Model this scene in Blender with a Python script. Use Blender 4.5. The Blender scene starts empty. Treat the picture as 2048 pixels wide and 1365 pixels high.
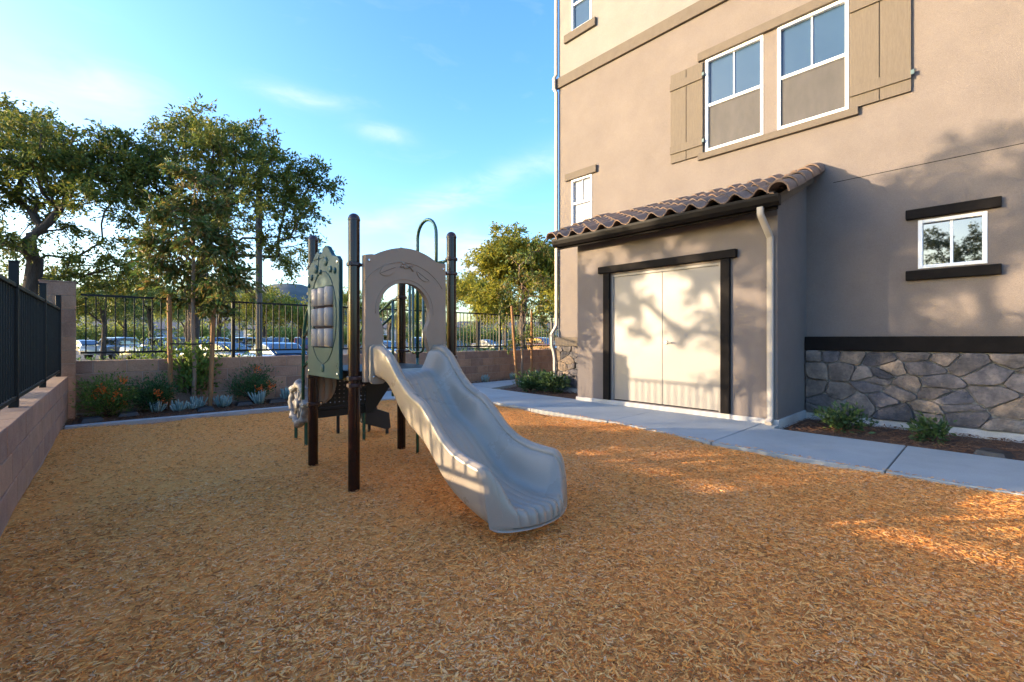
import bpy, bmesh, math, random
import numpy as np
from mathutils import Vector, Matrix
from mathutils.geometry import tessellate_polygon
random.seed(7); RNG = np.random.default_rng(7)
R_ = math.radians
scene = bpy.context.scene
COL = scene.collection

# ------------------------------------------------------------------ camera
FPX, CX, CY, CAMH = 910.0, 1024.0, 677.0, 1.15
YAW = math.atan(854 / 910.0)
FW = np.array([math.sin(YAW), math.cos(YAW)]); RT = np.array([math.cos(YAW), -math.sin(YAW)])
cam_d = bpy.data.cameras.new('camera'); cam = bpy.data.objects.new('camera', cam_d); COL.objects.link(cam)
cam.location = (0, 0, CAMH); cam.rotation_euler = (R_(90), 0, -YAW)
cam_d.sensor_width = 36; cam_d.lens = 36 * FPX / 2048; cam_d.shift_y = -5.5 / 2048
cam_d.clip_start = 0.05; cam_d.clip_end = 4000
scene.camera = cam

# ------------------------------------------------------------------ sun, sky, exposure
SUN_EL = R_(7.4)
SUN_H = np.array([-0.81, 0.586]); SUN_H /= np.linalg.norm(SUN_H)      # towards the sun
sun_d = bpy.data.lights.new('sun', 'SUN'); sun_d.energy = 2.1; sun_d.angle = R_(0.5); sun_d.color = (1.0, 0.79, 0.53)
sun = bpy.data.objects.new('sun', sun_d); COL.objects.link(sun)
sdir = Vector((SUN_H[0] * math.cos(SUN_EL), SUN_H[1] * math.cos(SUN_EL), math.sin(SUN_EL)))
sun.rotation_euler = sdir.to_track_quat('Z', 'Y').to_euler(); sun.location = (-30, 22, 20)
vs = scene.view_settings
vs.view_transform = 'Standard'; vs.look = 'None'; vs.gamma = 1; vs.use_curve_mapping = False
vs.exposure = 2.42
scene.cycles.max_bounces = 6; scene.cycles.diffuse_bounces = 4; scene.cycles.glossy_bounces = 2
scene.cycles.transmission_bounces = 4; scene.cycles.transparent_max_bounces = 6
try:
    scene.cycles.use_denoising = True; scene.cycles.adaptive_threshold = .02
except Exception: pass

def raydir(px, py):
    d = FW + RT * (px - CX) / FPX
    v = np.array([d[0], d[1], -(py - CY) / FPX]); return v / np.linalg.norm(v)

world = bpy.data.worlds.new('World'); scene.world = world; world.use_nodes = True
DUST = 2.0
def build_world():
    nt = world.node_tree; N = nt.nodes; L = nt.links
    N.clear()
    out = N.new('ShaderNodeOutputWorld'); bg = N.new('ShaderNodeBackground'); bg.inputs[1].default_value = 0.15
    sky = N.new('ShaderNodeTexSky'); sky.sky_type = 'NISHITA'; sky.sun_disc = False
    sky.sun_elevation = SUN_EL; sky.sun_rotation = math.atan2(SUN_H[0], SUN_H[1])
    sky.altitude = 100; sky.air_density = 1.0; sky.dust_density = DUST; sky.ozone_density = 2.6
    hs = N.new('ShaderNodeHueSaturation'); hs.inputs['Hue'].default_value = .513; hs.inputs['Saturation'].default_value = 1.2; hs.inputs['Value'].default_value = 1.26
    L.new(sky.outputs[0], hs.inputs['Color'])
    tc = N.new('ShaderNodeTexCoord'); sp = N.new('ShaderNodeSeparateXYZ'); L.new(tc.outputs['Generated'], sp.inputs[0])
    def m(op, a, b=None, c=None):
        n = N.new('ShaderNodeMath'); n.operation = op
        for i, v in enumerate((a, b, c)):
            if v is None: continue
            if isinstance(v, (int, float)): n.inputs[i].default_value = v
            else: L.new(v, n.inputs[i])
        return n.outputs[0]
    az = m('ARCTAN2', sp.outputs[0], sp.outputs[1]); el = m('ARCSINE', sp.outputs[2])
    # wispy noise, long along azimuth
    cv = N.new('ShaderNodeCombineXYZ'); L.new(m('MULTIPLY', az, 3.0), cv.inputs[0]); L.new(m('MULTIPLY', el, 9.0), cv.inputs[1])
    nz = N.new('ShaderNodeTexNoise'); nz.inputs['Scale'].default_value = 2.2; nz.inputs['Detail'].default_value = 6; nz.inputs['Roughness'].default_value = .58
    nz.inputs['Distortion'].default_value = .6
    L.new(cv.outputs[0], nz.inputs['Vector'])
    n1 = nz.outputs['Fac']
    fl = N.new('ShaderNodeCombineXYZ'); L.new(az, fl.inputs[0]); L.new(el, fl.inputs[1])
    tot = None
    # cloud wisps: pixel centre, half sizes in radians, tilt, strength
    for (px, py, su, sv, tilt, a) in [(205, 185, .09, .036, 0.1, .42), (20, 215, .16, .045, .05, .15), (610, 195, .075, .016, 0, .34),
                                      (768, 265, .06, .016, 0.1, .26), (900, 395, .34, .026, -.35, .40), (950, 520, .10, .05, .2, .95), (40, 520, .6, .06, 0, .3)]:
        v = raydir(px, py); a0 = math.atan2(v[0], v[1]); e0 = math.asin(v[2])
        mp = N.new('ShaderNodeMapping'); mp.vector_type = 'TEXTURE'; mp.inputs[1].default_value = (a0, e0, 0); mp.inputs[2].default_value = (0, 0, -tilt)
        mp.inputs[3].default_value = (su / math.cos(e0), sv, 1); L.new(fl.outputs[0], mp.inputs[0])
        dp = N.new('ShaderNodeVectorMath'); dp.operation = 'DOT_PRODUCT'; L.new(mp.outputs[0], dp.inputs[0]); L.new(mp.outputs[0], dp.inputs[1])
        g = m('POWER', .3679, dp.outputs['Value']); tot = m('MULTIPLY_ADD', g, a, 0.0 if tot is None else tot)
    wisp = m('MULTIPLY', tot, m('MAXIMUM', m('MULTIPLY_ADD', n1, 3.4, -1.05), 0.0))
    # a thin general veil all round the sky
    veil = m('MULTIPLY', m('MAXIMUM', m('SUBTRACT', n1, .56), 0.0), 0.35)
    fac = m('MINIMUM', m('ADD', wisp, veil), 0.9)
    mx = N.new('ShaderNodeMix'); mx.data_type = 'RGBA'
    L.new(fac, mx.inputs[0]); L.new(hs.outputs[0], mx.inputs[6]); mx.inputs[7].default_value = (1.6, 1.7, 1.82, 1)
    L.new(mx.outputs[2], bg.inputs[0]); L.new(bg.outputs[0], out.inputs[0])
build_world()
world.cycles.sampling_method = 'NONE'

# ------------------------------------------------------------------ helpers
def P2(px, depth):                      # a spot on the ground seen at column px, at a distance along the view
    return FW * depth + RT * (px - CX) / FPX * depth
def P3(px, py, depth):
    w = P2(px, depth); return np.array([w[0], w[1], CAMH - (py - CY) / FPX * depth])

def tag(o, label=None, cat=None, group=None, kind=None):
    if label: o['label'] = label
    if cat: o['category'] = cat
    if group: o['group'] = group
    if kind: o['kind'] = kind
    return o
def empty(name, loc=(0, 0, 0), label=None, cat=None, group=None, rz=0, parent=None):
    o = bpy.data.objects.new(name, None); COL.objects.link(o); o.location = loc; o.rotation_euler = (0, 0, rz)
    o.empty_display_size = .1
    if parent: o.parent = parent
    return tag(o, label, cat, group)
def world_off(o):
    v = Vector((0, 0, 0))
    while o is not None: v += o.location; o = o.parent
    return v
def piece(name, mesh, parent, loc=(0, 0, 0), rot=(0, 0, 0), scale=(1, 1, 1)):
    o = bpy.data.objects.new(name, mesh); COL.objects.link(o); o.parent = parent
    o.location = loc; o.rotation_euler = rot; o.scale = scale; return o
def copy_tree(o, parent=None):
    c = o.copy(); COL.objects.link(c); c.parent = parent
    for ch in list(o.children): copy_tree(ch, c)
    return c

class MB:
    def __init__(s): s.v = []; s.f = []
    def add(s, vs, fs):
        b = len(s.v); s.v += [tuple(map(float, p)) for p in vs]; s.f += [tuple(b + i for i in f) for f in fs]; return s
    def box(s, a, b):
        x0, y0, z0 = [min(p, q) for p, q in zip(a, b)]; x1, y1, z1 = [max(p, q) for p, q in zip(a, b)]
        return s.add([(x0, y0, z0), (x1, y0, z0), (x1, y1, z0), (x0, y1, z0), (x0, y0, z1), (x1, y0, z1), (x1, y1, z1), (x0, y1, z1)],
                     [(0, 3, 2, 1), (4, 5, 6, 7), (0, 1, 5, 4), (1, 2, 6, 5), (2, 3, 7, 6), (3, 0, 4, 7)])
    def sweep(s, pts, sec, closed=False, cap=True, up=None, radii=None):
        pts = [Vector(p) for p in pts]; n = len(pts); k = len(sec)
        T = []
        for i in range(n):
            a = pts[(i - 1) % n] if (i > 0 or closed) else pts[i]; b = pts[(i + 1) % n] if (i < n - 1 or closed) else pts[i]
            T.append((b - a).normalized())
        u = Vector(up) if up else (Vector((0, 0, 1)) if abs(T[0].z) < .9 else Vector((1, 0, 0)))
        vs = []
        for i in range(n):
            t = T[i]; u = (u - t * u.dot(t)).normalized(); w = t.cross(u)
            r = radii[i] if radii is not None else 1.0
            vs += [pts[i] + (u * a + w * b) * r for a, b in sec]
        fs = []
        for i in range(n if closed else n - 1):
            j = (i + 1) % n
            for q in range(k):
                fs.append((i * k + q, i * k + (q + 1) % k, j * k + (q + 1) % k, j * k + q))
        if cap and not closed:
            fs.append(tuple(range(k - 1, -1, -1))); fs.append(tuple((n - 1) * k + q for q in range(k)))
        return s.add(vs, fs)
    def tube(s, pts, r, n=10, closed=False, radii=None):
        rr = 1.0 if radii is not None else r
        sec = [(math.cos(2 * math.pi * i / n) * rr, math.sin(2 * math.pi * i / n) * rr) for i in range(n)]
        return s.sweep(pts, sec, closed, radii=radii)
    def lathe(s, c, prof, n=16, axis='Z'):
        vs = []; fs = []; m = len(prof)
        for r, z in prof:
            for i in range(n):
                a = 2 * math.pi * i / n; p = (r * math.cos(a), r * math.sin(a), z)
                if axis == 'X': p = (p[2], p[0], p[1])
                if axis == 'Y': p = (p[0], p[2], p[1])
                vs.append((c[0] + p[0], c[1] + p[1], c[2] + p[2]))
        for j in range(m - 1):
            for i in range(n):
                fs.append((j * n + i, j * n + (i + 1) % n, (j + 1) * n + (i + 1) % n, (j + 1) * n + i))
        fs.append(tuple(range(n - 1, -1, -1))); fs.append(tuple((m - 1) * n + i for i in range(n)))
        return s.add(vs, fs)
    def plate(s, outer, th, fn, holes=()):
        """flat plate from 2-D outline (with holes) and thickness; fn(a, b, t) -> xyz"""
        loops = [list(outer)] + [list(h) for h in holes]
        flat = [p for l in loops for p in l]; n = len(flat)
        tris = tessellate_polygon([[Vector((p[0], p[1], 0)) for p in l] for l in loops])
        vs = [fn(a, b, 0) for a, b in flat] + [fn(a, b, th) for a, b in flat]
        fs = [t for t in tris] + [tuple(n + i for i in reversed(t)) for t in tris]
        b = 0
        for l in loops:
            k = len(l)
            for i in range(k): j = (i + 1) % k; fs.append((b + i, b + j, n + b + j, n + b + i))
            b += k
        return s.add(vs, fs)
    def mesh(s, name, mat=None, smooth=False, off=None):
        me = bpy.data.meshes.new(name)
        v = np.array(s.v, float).reshape(-1, 3)
        if off is not None: v = v - np.array(off)
        me.from_pydata(v.tolist(), [], s.f)
        bm = bmesh.new(); bm.from_mesh(me); bmesh.ops.recalc_face_normals(bm, faces=bm.faces); bm.to_mesh(me); bm.free()
        if mat: me.materials.append(mat)
        if smooth: me.polygons.foreach_set('use_smooth', [True] * len(me.polygons))
        return me
    def build(s, name, mat, parent=None, smooth=False, bevel=0, seg=2, local=False, ang=None):
        off = None if (parent is None or local) else tuple(world_off(parent))
        me = s.mesh(name, mat, smooth, off)
        o = bpy.data.objects.new(name, me); COL.objects.link(o)
        if parent is not None: o.parent = parent
        if bevel:
            md = o.modifiers.new('bevel', 'BEVEL'); md.width = bevel; md.segments = seg; md.limit_method = 'ANGLE'; md.angle_limit = R_(35)
            md.harden_normals = False
        if ang:
            try: me.set_sharp_from_angle(angle=R_(ang))
            except Exception: pass
        return o

# ------------------------------------------------------------------ materials
def mat(name, cols, rough=.8, scale=4.0, detail=6, bump=0.0, bscale=60.0, bdist=.01, rand=0.0, randcols=None, metal=0.0, spec=.5, coat=0.0,
        rvar=0.0, lacun=None, stretch=None, island=False, transl=0.0, hue=0.0, ior=1.5, pos='world', fine=0.0):
    m = bpy.data.materials.new(name); m.use_nodes = True
    nt = m.node_tree; N = nt.nodes; L = nt.links; bs = N['Principled BSDF']
    if pos == 'world': g = N.new('ShaderNodeNewGeometry'); co = g.outputs['Position']
    else: g = N.new('ShaderNodeTexCoord'); co = g.outputs['Object']
    if stretch:
        mp = N.new('ShaderNodeMapping'); mp.inputs['Scale'].default_value = stretch; L.new(co, mp.inputs[0]); co = mp.outputs[0]
    nz = N.new('ShaderNodeTexNoise'); nz.inputs['Scale'].default_value = scale; nz.inputs['Detail'].default_value = detail; nz.inputs['Roughness'].default_value = .6
    L.new(co, nz.inputs['Vector'])
    rp = N.new('ShaderNodeValToRGB'); el = rp.color_ramp.elements
    cs = [c if len(c) == 4 else (*c, 1) for c in cols]
    if len(cs) == 1: cs = [tuple(x * .9 for x in cs[0][:3]) + (1,), tuple(min(1, x * 1.08) for x in cs[0][:3]) + (1,)]
    while len(el) < len(cs): el.new(.5)
    for i, c in enumerate(cs): el[i].position = .28 + .44 * i / (len(cs) - 1); el[i].color = c
    L.new(nz.outputs['Fac'], rp.inputs[0]); col = rp.outputs[0]
    rnd = None
    if rand or randcols or hue:
        if island: gi = N.new('ShaderNodeNewGeometry'); rnd = gi.outputs['Random Per Island']
        else: gi = N.new('ShaderNodeObjectInfo'); rnd = gi.outputs['Random']
    if randcols:
        r2 = N.new('ShaderNodeValToRGB'); e2 = r2.color_ramp.elements
        while len(e2) < len(randcols): e2.new(.5)
        for i, c in enumerate(randcols): e2[i].position = i / (len(randcols) - 1); e2[i].color = (*c, 1)
        L.new(rnd, r2.inputs[0])
        mx = N.new('ShaderNodeMix'); mx.data_type = 'RGBA'; mx.blend_type = 'MULTIPLY'; mx.inputs[0].default_value = 1
        L.new(col, mx.inputs[6]); L.new(r2.outputs[0], mx.inputs[7]); col = mx.outputs[2]
    if rand:
        mr = N.new('ShaderNodeMapRange'); mr.inputs[3].default_value = 1 - rand; mr.inputs[4].default_value = 1 + rand
        L.new(rnd, mr.inputs[0])
        mx = N.new('ShaderNodeVectorMath'); mx.operation = 'SCALE'; L.new(col, mx.inputs[0]); L.new(mr.outputs[0], mx.inputs['Scale']); col = mx.outputs[0]
    if fine:
        nf = N.new('ShaderNodeTexNoise'); nf.inputs['Scale'].default_value = bscale * .7; nf.inputs['Detail'].default_value = 4; L.new(co, nf.inputs['Vector'])
        mr = N.new('ShaderNodeMapRange'); mr.inputs[1].default_value = .3; mr.inputs[2].default_value = .7; mr.inputs[3].default_value = 1 - fine; mr.inputs[4].default_value = 1 + fine
        L.new(nf.outputs['Fac'], mr.inputs[0])
        mx = N.new('ShaderNodeVectorMath'); mx.operation = 'SCALE'; L.new(col, mx.inputs[0]); L.new(mr.outputs[0], mx.inputs['Scale']); col = mx.outputs[0]
    L.new(col, bs.inputs['Base Color'])
    bs.inputs['Roughness'].default_value = rough; bs.inputs['Metallic'].default_value = metal
    bs.inputs['Specular IOR Level'].default_value = spec; bs.inputs['IOR'].default_value = ior
    if coat: bs.inputs['Coat Weight'].default_value = coat; bs.inputs['Coat Roughness'].default_value = .08
    if rvar:
        mr = N.new('ShaderNodeMapRange'); mr.inputs[1].default_value = .3; mr.inputs[2].default_value = .7
        mr.inputs[3].default_value = max(.02, rough - rvar); mr.inputs[4].default_value = min(1, rough + rvar)
        L.new(nz.outputs['Fac'], mr.inputs[0]); L.new(mr.outputs[0], bs.inputs['Roughness'])
    if bump:
        nb = N.new('ShaderNodeTexNoise'); nb.inputs['Scale'].default_value = bscale; nb.inputs['Detail'].default_value = 5; L.new(co, nb.inputs['Vector'])
        bp = N.new('ShaderNodeBump'); bp.inputs['Strength'].default_value = bump; bp.inputs['Distance'].default_value = bdist
        L.new(nb.outputs['Fac'], bp.inputs['Height']); L.new(bp.outputs[0], bs.inputs['Normal'])
    if transl:
        tr = N.new('ShaderNodeBsdfTranslucent'); L.new(col, tr.inputs[0])
        ms = N.new('ShaderNodeMixShader'); ms.inputs[0].default_value = transl
        L.new(bs.outputs[0], ms.inputs[1]); L.new(tr.outputs[0], ms.inputs[2])
        L.new(ms.outputs[0], N['Material Output'].inputs[0])
    return m

M = {}
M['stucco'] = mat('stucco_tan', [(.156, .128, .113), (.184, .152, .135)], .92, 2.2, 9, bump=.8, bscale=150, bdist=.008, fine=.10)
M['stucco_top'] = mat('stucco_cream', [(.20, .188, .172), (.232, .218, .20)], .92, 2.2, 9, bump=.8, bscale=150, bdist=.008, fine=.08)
M['plinth'] = mat('plinth_render', [(.38, .355, .325), (.50, .47, .44)], .9, 3.5, bump=.5, bscale=120, bdist=.005, fine=.1)
M['trim_tan'] = mat('trim_tan', [(.100, .078, .059), (.124, .098, .075)], .85, 6, bump=.4, bscale=150, bdist=.004, fine=.08)
M['trim_dark'] = mat('trim_dark', [(.009, .0075, .007), (.015, .0125, .0115)], .8, 8, spec=.08, bump=.35, bscale=120, bdist=.004, fine=.1)
M['gutter'] = mat('gutter_dark', [(.008, .0062, .0058), (.011, .009, .008)], .5, 5, spec=.1)
M['shutter'] = mat('shutter_wood', [(.100, .078, .058), (.124, .098, .074)], .8, 9, bump=.3, bscale=40, bdist=.003, stretch=(1, 6, .6), fine=.08)
M['vinyl'] = mat('white_vinyl', [(.78, .79, .80), (.84, .84, .84)], .45, 6)
M['glass'] = mat('window_glass', [(.030, .062, .115), (.040, .076, .135)], .03, .7, spec=.5, ior=1.5)  # blue base colour stands in for the sky reflected in the panes
M['glass_dark'] = mat('window_glass_dark', [(.006, .008, .010), (.010, .012, .014)], .02, .8, spec=1.0, ior=1.9)
M['glass_pale'] = mat('window_glass_pale_reflection', [(.17, .18, .215), (.21, .22, .25)], .12, 1.2, spec=.5, ior=1.5)  # whitish reflection painted into the pane colour, no blind behind it
M['screen'] = mat('insect_screen', [(.055, .050, .049), (.078, .070, .068)], .75, 5, bump=.2, bscale=300, stretch=(1, 1.4, .5), fine=.12)
M['door'] = mat('door_paint', [(.228, .205, .185), (.253, .228, .205)], .5, 2.0, rvar=.06)
M['steel'] = mat('brushed_steel', [(.16, .15, .14), (.22, .21, .20)], .35, 20, metal=1)
M['spout'] = mat('downspout_paint', [(.40, .345, .285), (.46, .40, .335)], .45, 5)
M['hinge'] = mat('shutter_hinge', [(.06, .10, .11), (.09, .14, .15)], .5, 12)
M['tile'] = mat('roof_tile', [(.15, .112, .090), (.22, .168, .135)], .85, 9, bump=.5, bscale=90, bdist=.006,
                randcols=[(.75, .70, .72), (1.0, .93, .9), (1.22, 1.0, .85), (.92, .88, .9), (1.1, .98, .9)], fine=.14)
M['concrete'] = mat('concrete', [(.265, .275, .258), (.305, .315, .295), (.345, .355, .335)], .9, 1.6, 8, bump=.35, bscale=180, bdist=.003, fine=.07, rand=.04)
M['kerb'] = mat('kerb_concrete', [(.30, .28, .26), (.40, .38, .36)], .9, 5, 8, bump=.4, bscale=130, bdist=.004, fine=.1)
M['block'] = mat('split_block', [(.28, .175, .112), (.38, .25, .168)], .93, 6, 8, bump=.7, bscale=110, bdist=.006, fine=.16,
                 randcols=[(.80, .74, .80), (1.05, .97, .95), (1.2, 1.08, 1.0), (.92, .84, .88), (1.12, 1.0, .92)])
M['mortar'] = mat('mortar', [(.32, .235, .185), (.40, .30, .24)], .95, 20, bump=.6, bscale=140, bdist=.005)
M['stone'] = mat('veneer_stone', [(.055, .055, .060), (.125, .120, .122), (.235, .21, .195)], .88, 7, 10, bump=.9, bscale=38, bdist=.02, fine=.16,
                 randcols=[(.45, .45, .52), (1.35, 1.12, .90), (.70, .70, .80), (1.65, 1.38, 1.10), (.90, .80, .78), (.50, .47, .48), (1.2, 1.1, 1.1), (1.55, 1.18, .80), (.65, .66, .74)])
M['stone_mortar'] = mat('stone_mortar', [(.165, .168, .17), (.215, .215, .212)], .95, 12, bump=.8, bscale=70, bdist=.012, fine=.12)
M['iron'] = mat('black_iron', [(.006, .006, .0065), (.010, .0095, .0095)], .45, 12, spec=.25)
M['iron_blue'] = mat('painted_post', [(.030, .052, .062), (.040, .062, .072)], .45, 10)
M['post'] = mat('play_post_brown', [(.016, .0055, .0042), (.022, .0075, .0058)], .17, 4, spec=.4)
M['clamp'] = mat('clamp_brown', [(.030, .012, .012), (.045, .02, .02)], .35, 10)
M['bolt'] = mat('bolt_steel', [(.6, .6, .6), (.7, .7, .7)], .25, 10, metal=1)
M['green_pl'] = mat('green_plastic', [(.010, .050, .056), (.015, .064, .070)], .5, 5, spec=.3, bump=.12, bscale=260, bdist=.002, rvar=.06)
M['beige_pl'] = mat('beige_plastic', [(.30, .205, .142), (.34, .235, .165)], .55, 4, spec=.35, bump=.12, bscale=300, bdist=.002, rvar=.06)
M['slide_pl'] = mat('slide_plastic', [(.285, .232, .178), (.325, .268, .210)], .32, 3, bump=.06, bscale=280, bdist=.002, rvar=.09, fine=.04)
M['roller_pl'] = mat('roller_plastic', [(.25, .215, .195), (.30, .26, .235)], .5, 14, rand=.05)
M['wheel_pl'] = mat('wheel_plastic', [(.09, .07, .055), (.24, .21, .18), (.36, .33, .29)], .6, 16, bump=.5, bscale=60)
M['deck'] = mat('black_coated_steel', [(.006, .0055, .0055), (.010, .009, .009)], .55, 12, bump=.3, bscale=200)
M['green_tube'] = mat('green_tube', [(.012, .066, .042), (.018, .085, .055)], .22, 6, coat=.4)
M['asphalt'] = mat('asphalt', [(.045, .045, .047), (.075, .074, .073)], .95, .6, 8, bump=.5, bscale=60)
M['paint'] = mat('white_line_paint', [(.62, .62, .60), (.75, .75, .73)], .8, 6)
M['bark'] = mat('bark', [(.040, .028, .020), (.105, .075, .055)], .95, 9, 9, bump=.9, bscale=30, bdist=.03, stretch=(1, 1, .3))
M['bark_pale'] = mat('bark_pale', [(.20, .13, .085), (.36, .26, .19)], .9, 14, 8, bump=.6, bscale=50, bdist=.01, stretch=(1, 1, .25))
M['stake'] = mat('stake_wood', [(.24, .105, .038), (.36, .185, .075)], .85, 10, 6, bump=.4, bscale=60, bdist=.004, stretch=(4, 4, .35))
M['soil'] = mat('bed_soil', [(.055, .026, .014), (.13, .062, .030)], .97, 30, 8, bump=.9, bscale=90, bdist=.02)
M['mulch'] = mat('wood_mulch', [(.52, .20, .05), (.80, .33, .085), (.92, .43, .13)], .95, 55, 6, spec=.05, bump=.3, bscale=120, bdist=.008)
CHIPC = [(.93, .42, .115), (.88, .37, .09), (.94, .47, .145), (.84, .32, .07), (.90, .39, .10), (.94, .50, .17), (.80, .33, .09), (.70, .28, .075), (.93, .43, .12), (.88, .35, .08), (.92, .42, .12), (.52, .20, .06), (.32, .125, .04), (.82, .32, .07), (.92, .44, .13), (.90, .46, .15), (.40, .16, .05)]
OLDC = [(.80, .43, .18), (.86, .49, .21), (.68, .37, .16), (.90, .55, .26), (.52, .28, .125), (.86, .45, .17), (.70, .42, .22), (.90, .47, .17), (.42, .22, .10), (.90, .50, .20)]
for k_, cs_ in (('chip', CHIPC), ('old_chip', OLDC)):
    for i_, c_ in enumerate(cs_): M['%s%d' % (k_, i_)] = mat('wood_chip', [tuple(x * .84 for x in c_), tuple(min(.95, x * 1.08) for x in c_)], .9, 30, 3, spec=.05)
M['chip_bark'] = mat('bark_chip', [(.8, .8, .8), (1, 1, 1)], .92, 40, 3, randcols=[(.05, .022, .012), (.16, .07, .03), (.22, .10, .045), (.10, .05, .028), (.26, .15, .08)])
M['box_black'] = mat('black_box_plastic', [(.012, .012, .013), (.02, .02, .021)], .5, 20)
M['hill'] = mat('hill_scrub', [(.028, .040, .040), (.050, .062, .058), (.085, .088, .078)], 1, .09, 10)  # bluish grey tint imitates distance haze over the scrub
def leafmat(name, cols, tr=.35, rough=.55):
    return mat(name, [(.75, .75, .75), (1.15, 1.15, 1.15)], rough, 1.1, 3, randcols=cols, island=True, transl=tr, spec=.3)
M['leaf_big'] = leafmat('leaf_tipu', [(0.070, 0.112, 0.022), (0.124, 0.170, 0.030), (0.209, 0.220, 0.034), (0.099, 0.144, 0.030), (0.298, 0.243, 0.041), (0.156, 0.181, 0.030)])  # greens, with gold tones mixed in to imitate sunlit leaf tips
M['leaf_gold'] = leafmat('leaf_gold', [(0.281, 0.296, 0.037), (0.393, 0.352, 0.042), (0.196, 0.240, 0.037), (0.478, 0.381, 0.056), (0.155, 0.197, 0.033)], .4)
M['leaf_young'] = leafmat('leaf_young', [(0.070, 0.145, 0.034), (0.197, 0.153, 0.037), (0.107, 0.192, 0.041), (0.283, 0.163, 0.044), (0.056, 0.124, 0.034), (0.186, 0.211, 0.047)])
M['leaf_fresh'] = leafmat('leaf_fresh', [(0.094, 0.169, 0.035), (0.144, 0.220, 0.043), (0.220, 0.280, 0.055), (0.075, 0.135, 0.031)], .4)
M['leaf_deep'] = leafmat('leaf_deep', [(0.041, 0.092, 0.032), (0.065, 0.137, 0.044), (0.091, 0.177, 0.053), (0.049, 0.111, 0.037)], .3)
M['leaf_gloss'] = leafmat('leaf_gloss', [(0.046, 0.091, 0.029), (0.072, 0.124, 0.039), (0.111, 0.163, 0.052), (0.036, 0.072, 0.026)], .25, .35)
M['leaf_grey'] = leafmat('leaf_succulent', [(.30, .40, .36), (.36, .46, .42), (.25, .35, .31), (.40, .48, .44)], .15, .6)
M['leaf_far'] = leafmat('leaf_far', [(0.157, 0.217, 0.059), (0.296, 0.325, 0.072), (0.237, 0.278, 0.065), (0.433, 0.398, 0.084)], .35)
M['flower'] = mat('flower_orange', [(.80, .12, .02), (.90, .24, .03)], .6, 30, rand=.15, island=True, transl=.3)
M['tyre'] = mat('tyre', [(.015, .015, .015), (.025, .025, .025)], .85, 30)
M['wall_white'] = mat('far_render', [(.30, .30, .31), (.36, .36, .36)], .9, 2)
M['roof_far'] = mat('far_roof', [(.10, .09, .09), (.14, .12, .12)], .9, 3)
M['pole'] = mat('lamp_pole_brown', [(.060, .045, .038), (.080, .060, .050)], .5, 8)
M['rubber'] = mat('rubber_tie', [(.014, .014, .014), (.02, .02, .02)], .7, 20)
M['lens_red'] = mat('tail_lamp', [(.35, .01, .01), (.45, .02, .02)], .2, 10, coat=.5)
M['lens_clear'] = mat('head_lamp', [(.65, .66, .68), (.75, .76, .78)], .12, 10, coat=.8)

# ------------------------------------------------------------------ the ground
def sheet(name, pts, z, m, kind='structure', thick=0):
    b = MB()
    if thick: b.plate(pts, thick, lambda a, c, t: (a, c, z - t))
    else:
        tr = tessellate_polygon([[Vector((p[0], p[1], 0)) for p in pts]]); b.add([(p[0], p[1], z) for p in pts], tr)
    o = b.build(name, m); return tag(o, kind=kind)
g = sheet('ground', [(-1500, -1500), (1500, -1500), (1500, 1500), (-1500, 1500)], -.45, M['asphalt'])
tag(g, 'dark asphalt of the car park beyond the walls')
LWK = .035
def lwx(y): return -.204 - LWK * (8.487 - y)           # inner face of the left wall
sheet('planting_bed', [(4.93, -5), (16, -5), (16, 9.62), (-.3, 9.62), (-.3, 7.95), (3.2, 7.8), (4.4, 7.6), (4.93, 7.0)], -.045, M['soil'])

EDGE = [(4.95, -5), (4.95, 2.0), (5.05, 2.65), (5.19, 3.45), (5.22, 4.9), (5.25, 6.2), (5.05, 7.05), (4.6, 7.6), (4.0, 7.84)]
ex = np.array([p[0] for p in EDGE]); ey = np.array([p[1] for p in EDGE])
def edge_x(y): return np.interp(y, ey, ex)
def strip_y(x): return 8.07 - .055 * (x + .2)           # near edge of the mow strip
def hz(x, y):
    z = .012 * np.sin(1.7 * x + .6 * y) * np.cos(1.3 * y - .4) + .010 * np.sin(3.9 * x - 2.2 * y + 1) + .006 * np.sin(7.1 * x + 6.3 * y)
    z = z + .045 * np.exp(-((x - 4.35) ** 2 / .3 + (y - 2.75) ** 2 / .22)) - .035 * np.exp(-((x - 3.7) ** 2 / .12 + (y - 2.9) ** 2 / .15))
    z = z + .02 * np.exp(-((x - 3.2) ** 2 / .5 + (y - 1.2) ** 2 / .4)) - .02 * np.exp(-((x - 2.1) ** 2 / .3 + (y - 1.5) ** 2 / .12))
    z = z - .025 * np.exp(-((x - 1.2) ** 2 / .1 + (y - 1.9) ** 2 / .2)) + .02 * np.exp(-((x - .5) ** 2 / .3 + (y - 4.5) ** 2 / .8))
    return z - .012
def mulch_sheet():
    xs = np.linspace(-.75, 5.3, 150); ys = np.linspace(-4.5, 8.15, 260)
    X, Y = np.meshgrid(xs, ys); Z = hz(X, Y) - .012 + RNG.normal(0, .003, X.shape)
    X = np.minimum(X, edge_x(Y) + .02); X = np.maximum(X, lwx(Y) - .02); Y = np.minimum(Y, strip_y(X) + .02)
    n, k = X.shape; v = np.stack([X, Y, Z], -1).reshape(-1, 3)
    i = np.arange(n * k).reshape(n, k); f = np.stack([i[:-1, :-1], i[:-1, 1:], i[1:, 1:], i[1:, :-1]], -1).reshape(-1, 4)
    b = MB(); b.v = v.tolist(); b.f = f.tolist()
    o = b.build('mulch_ground', M['mulch'], smooth=True); return tag(o, 'play area covered in orange brown wood chips', kind='structure')
mulch_sheet()

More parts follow.
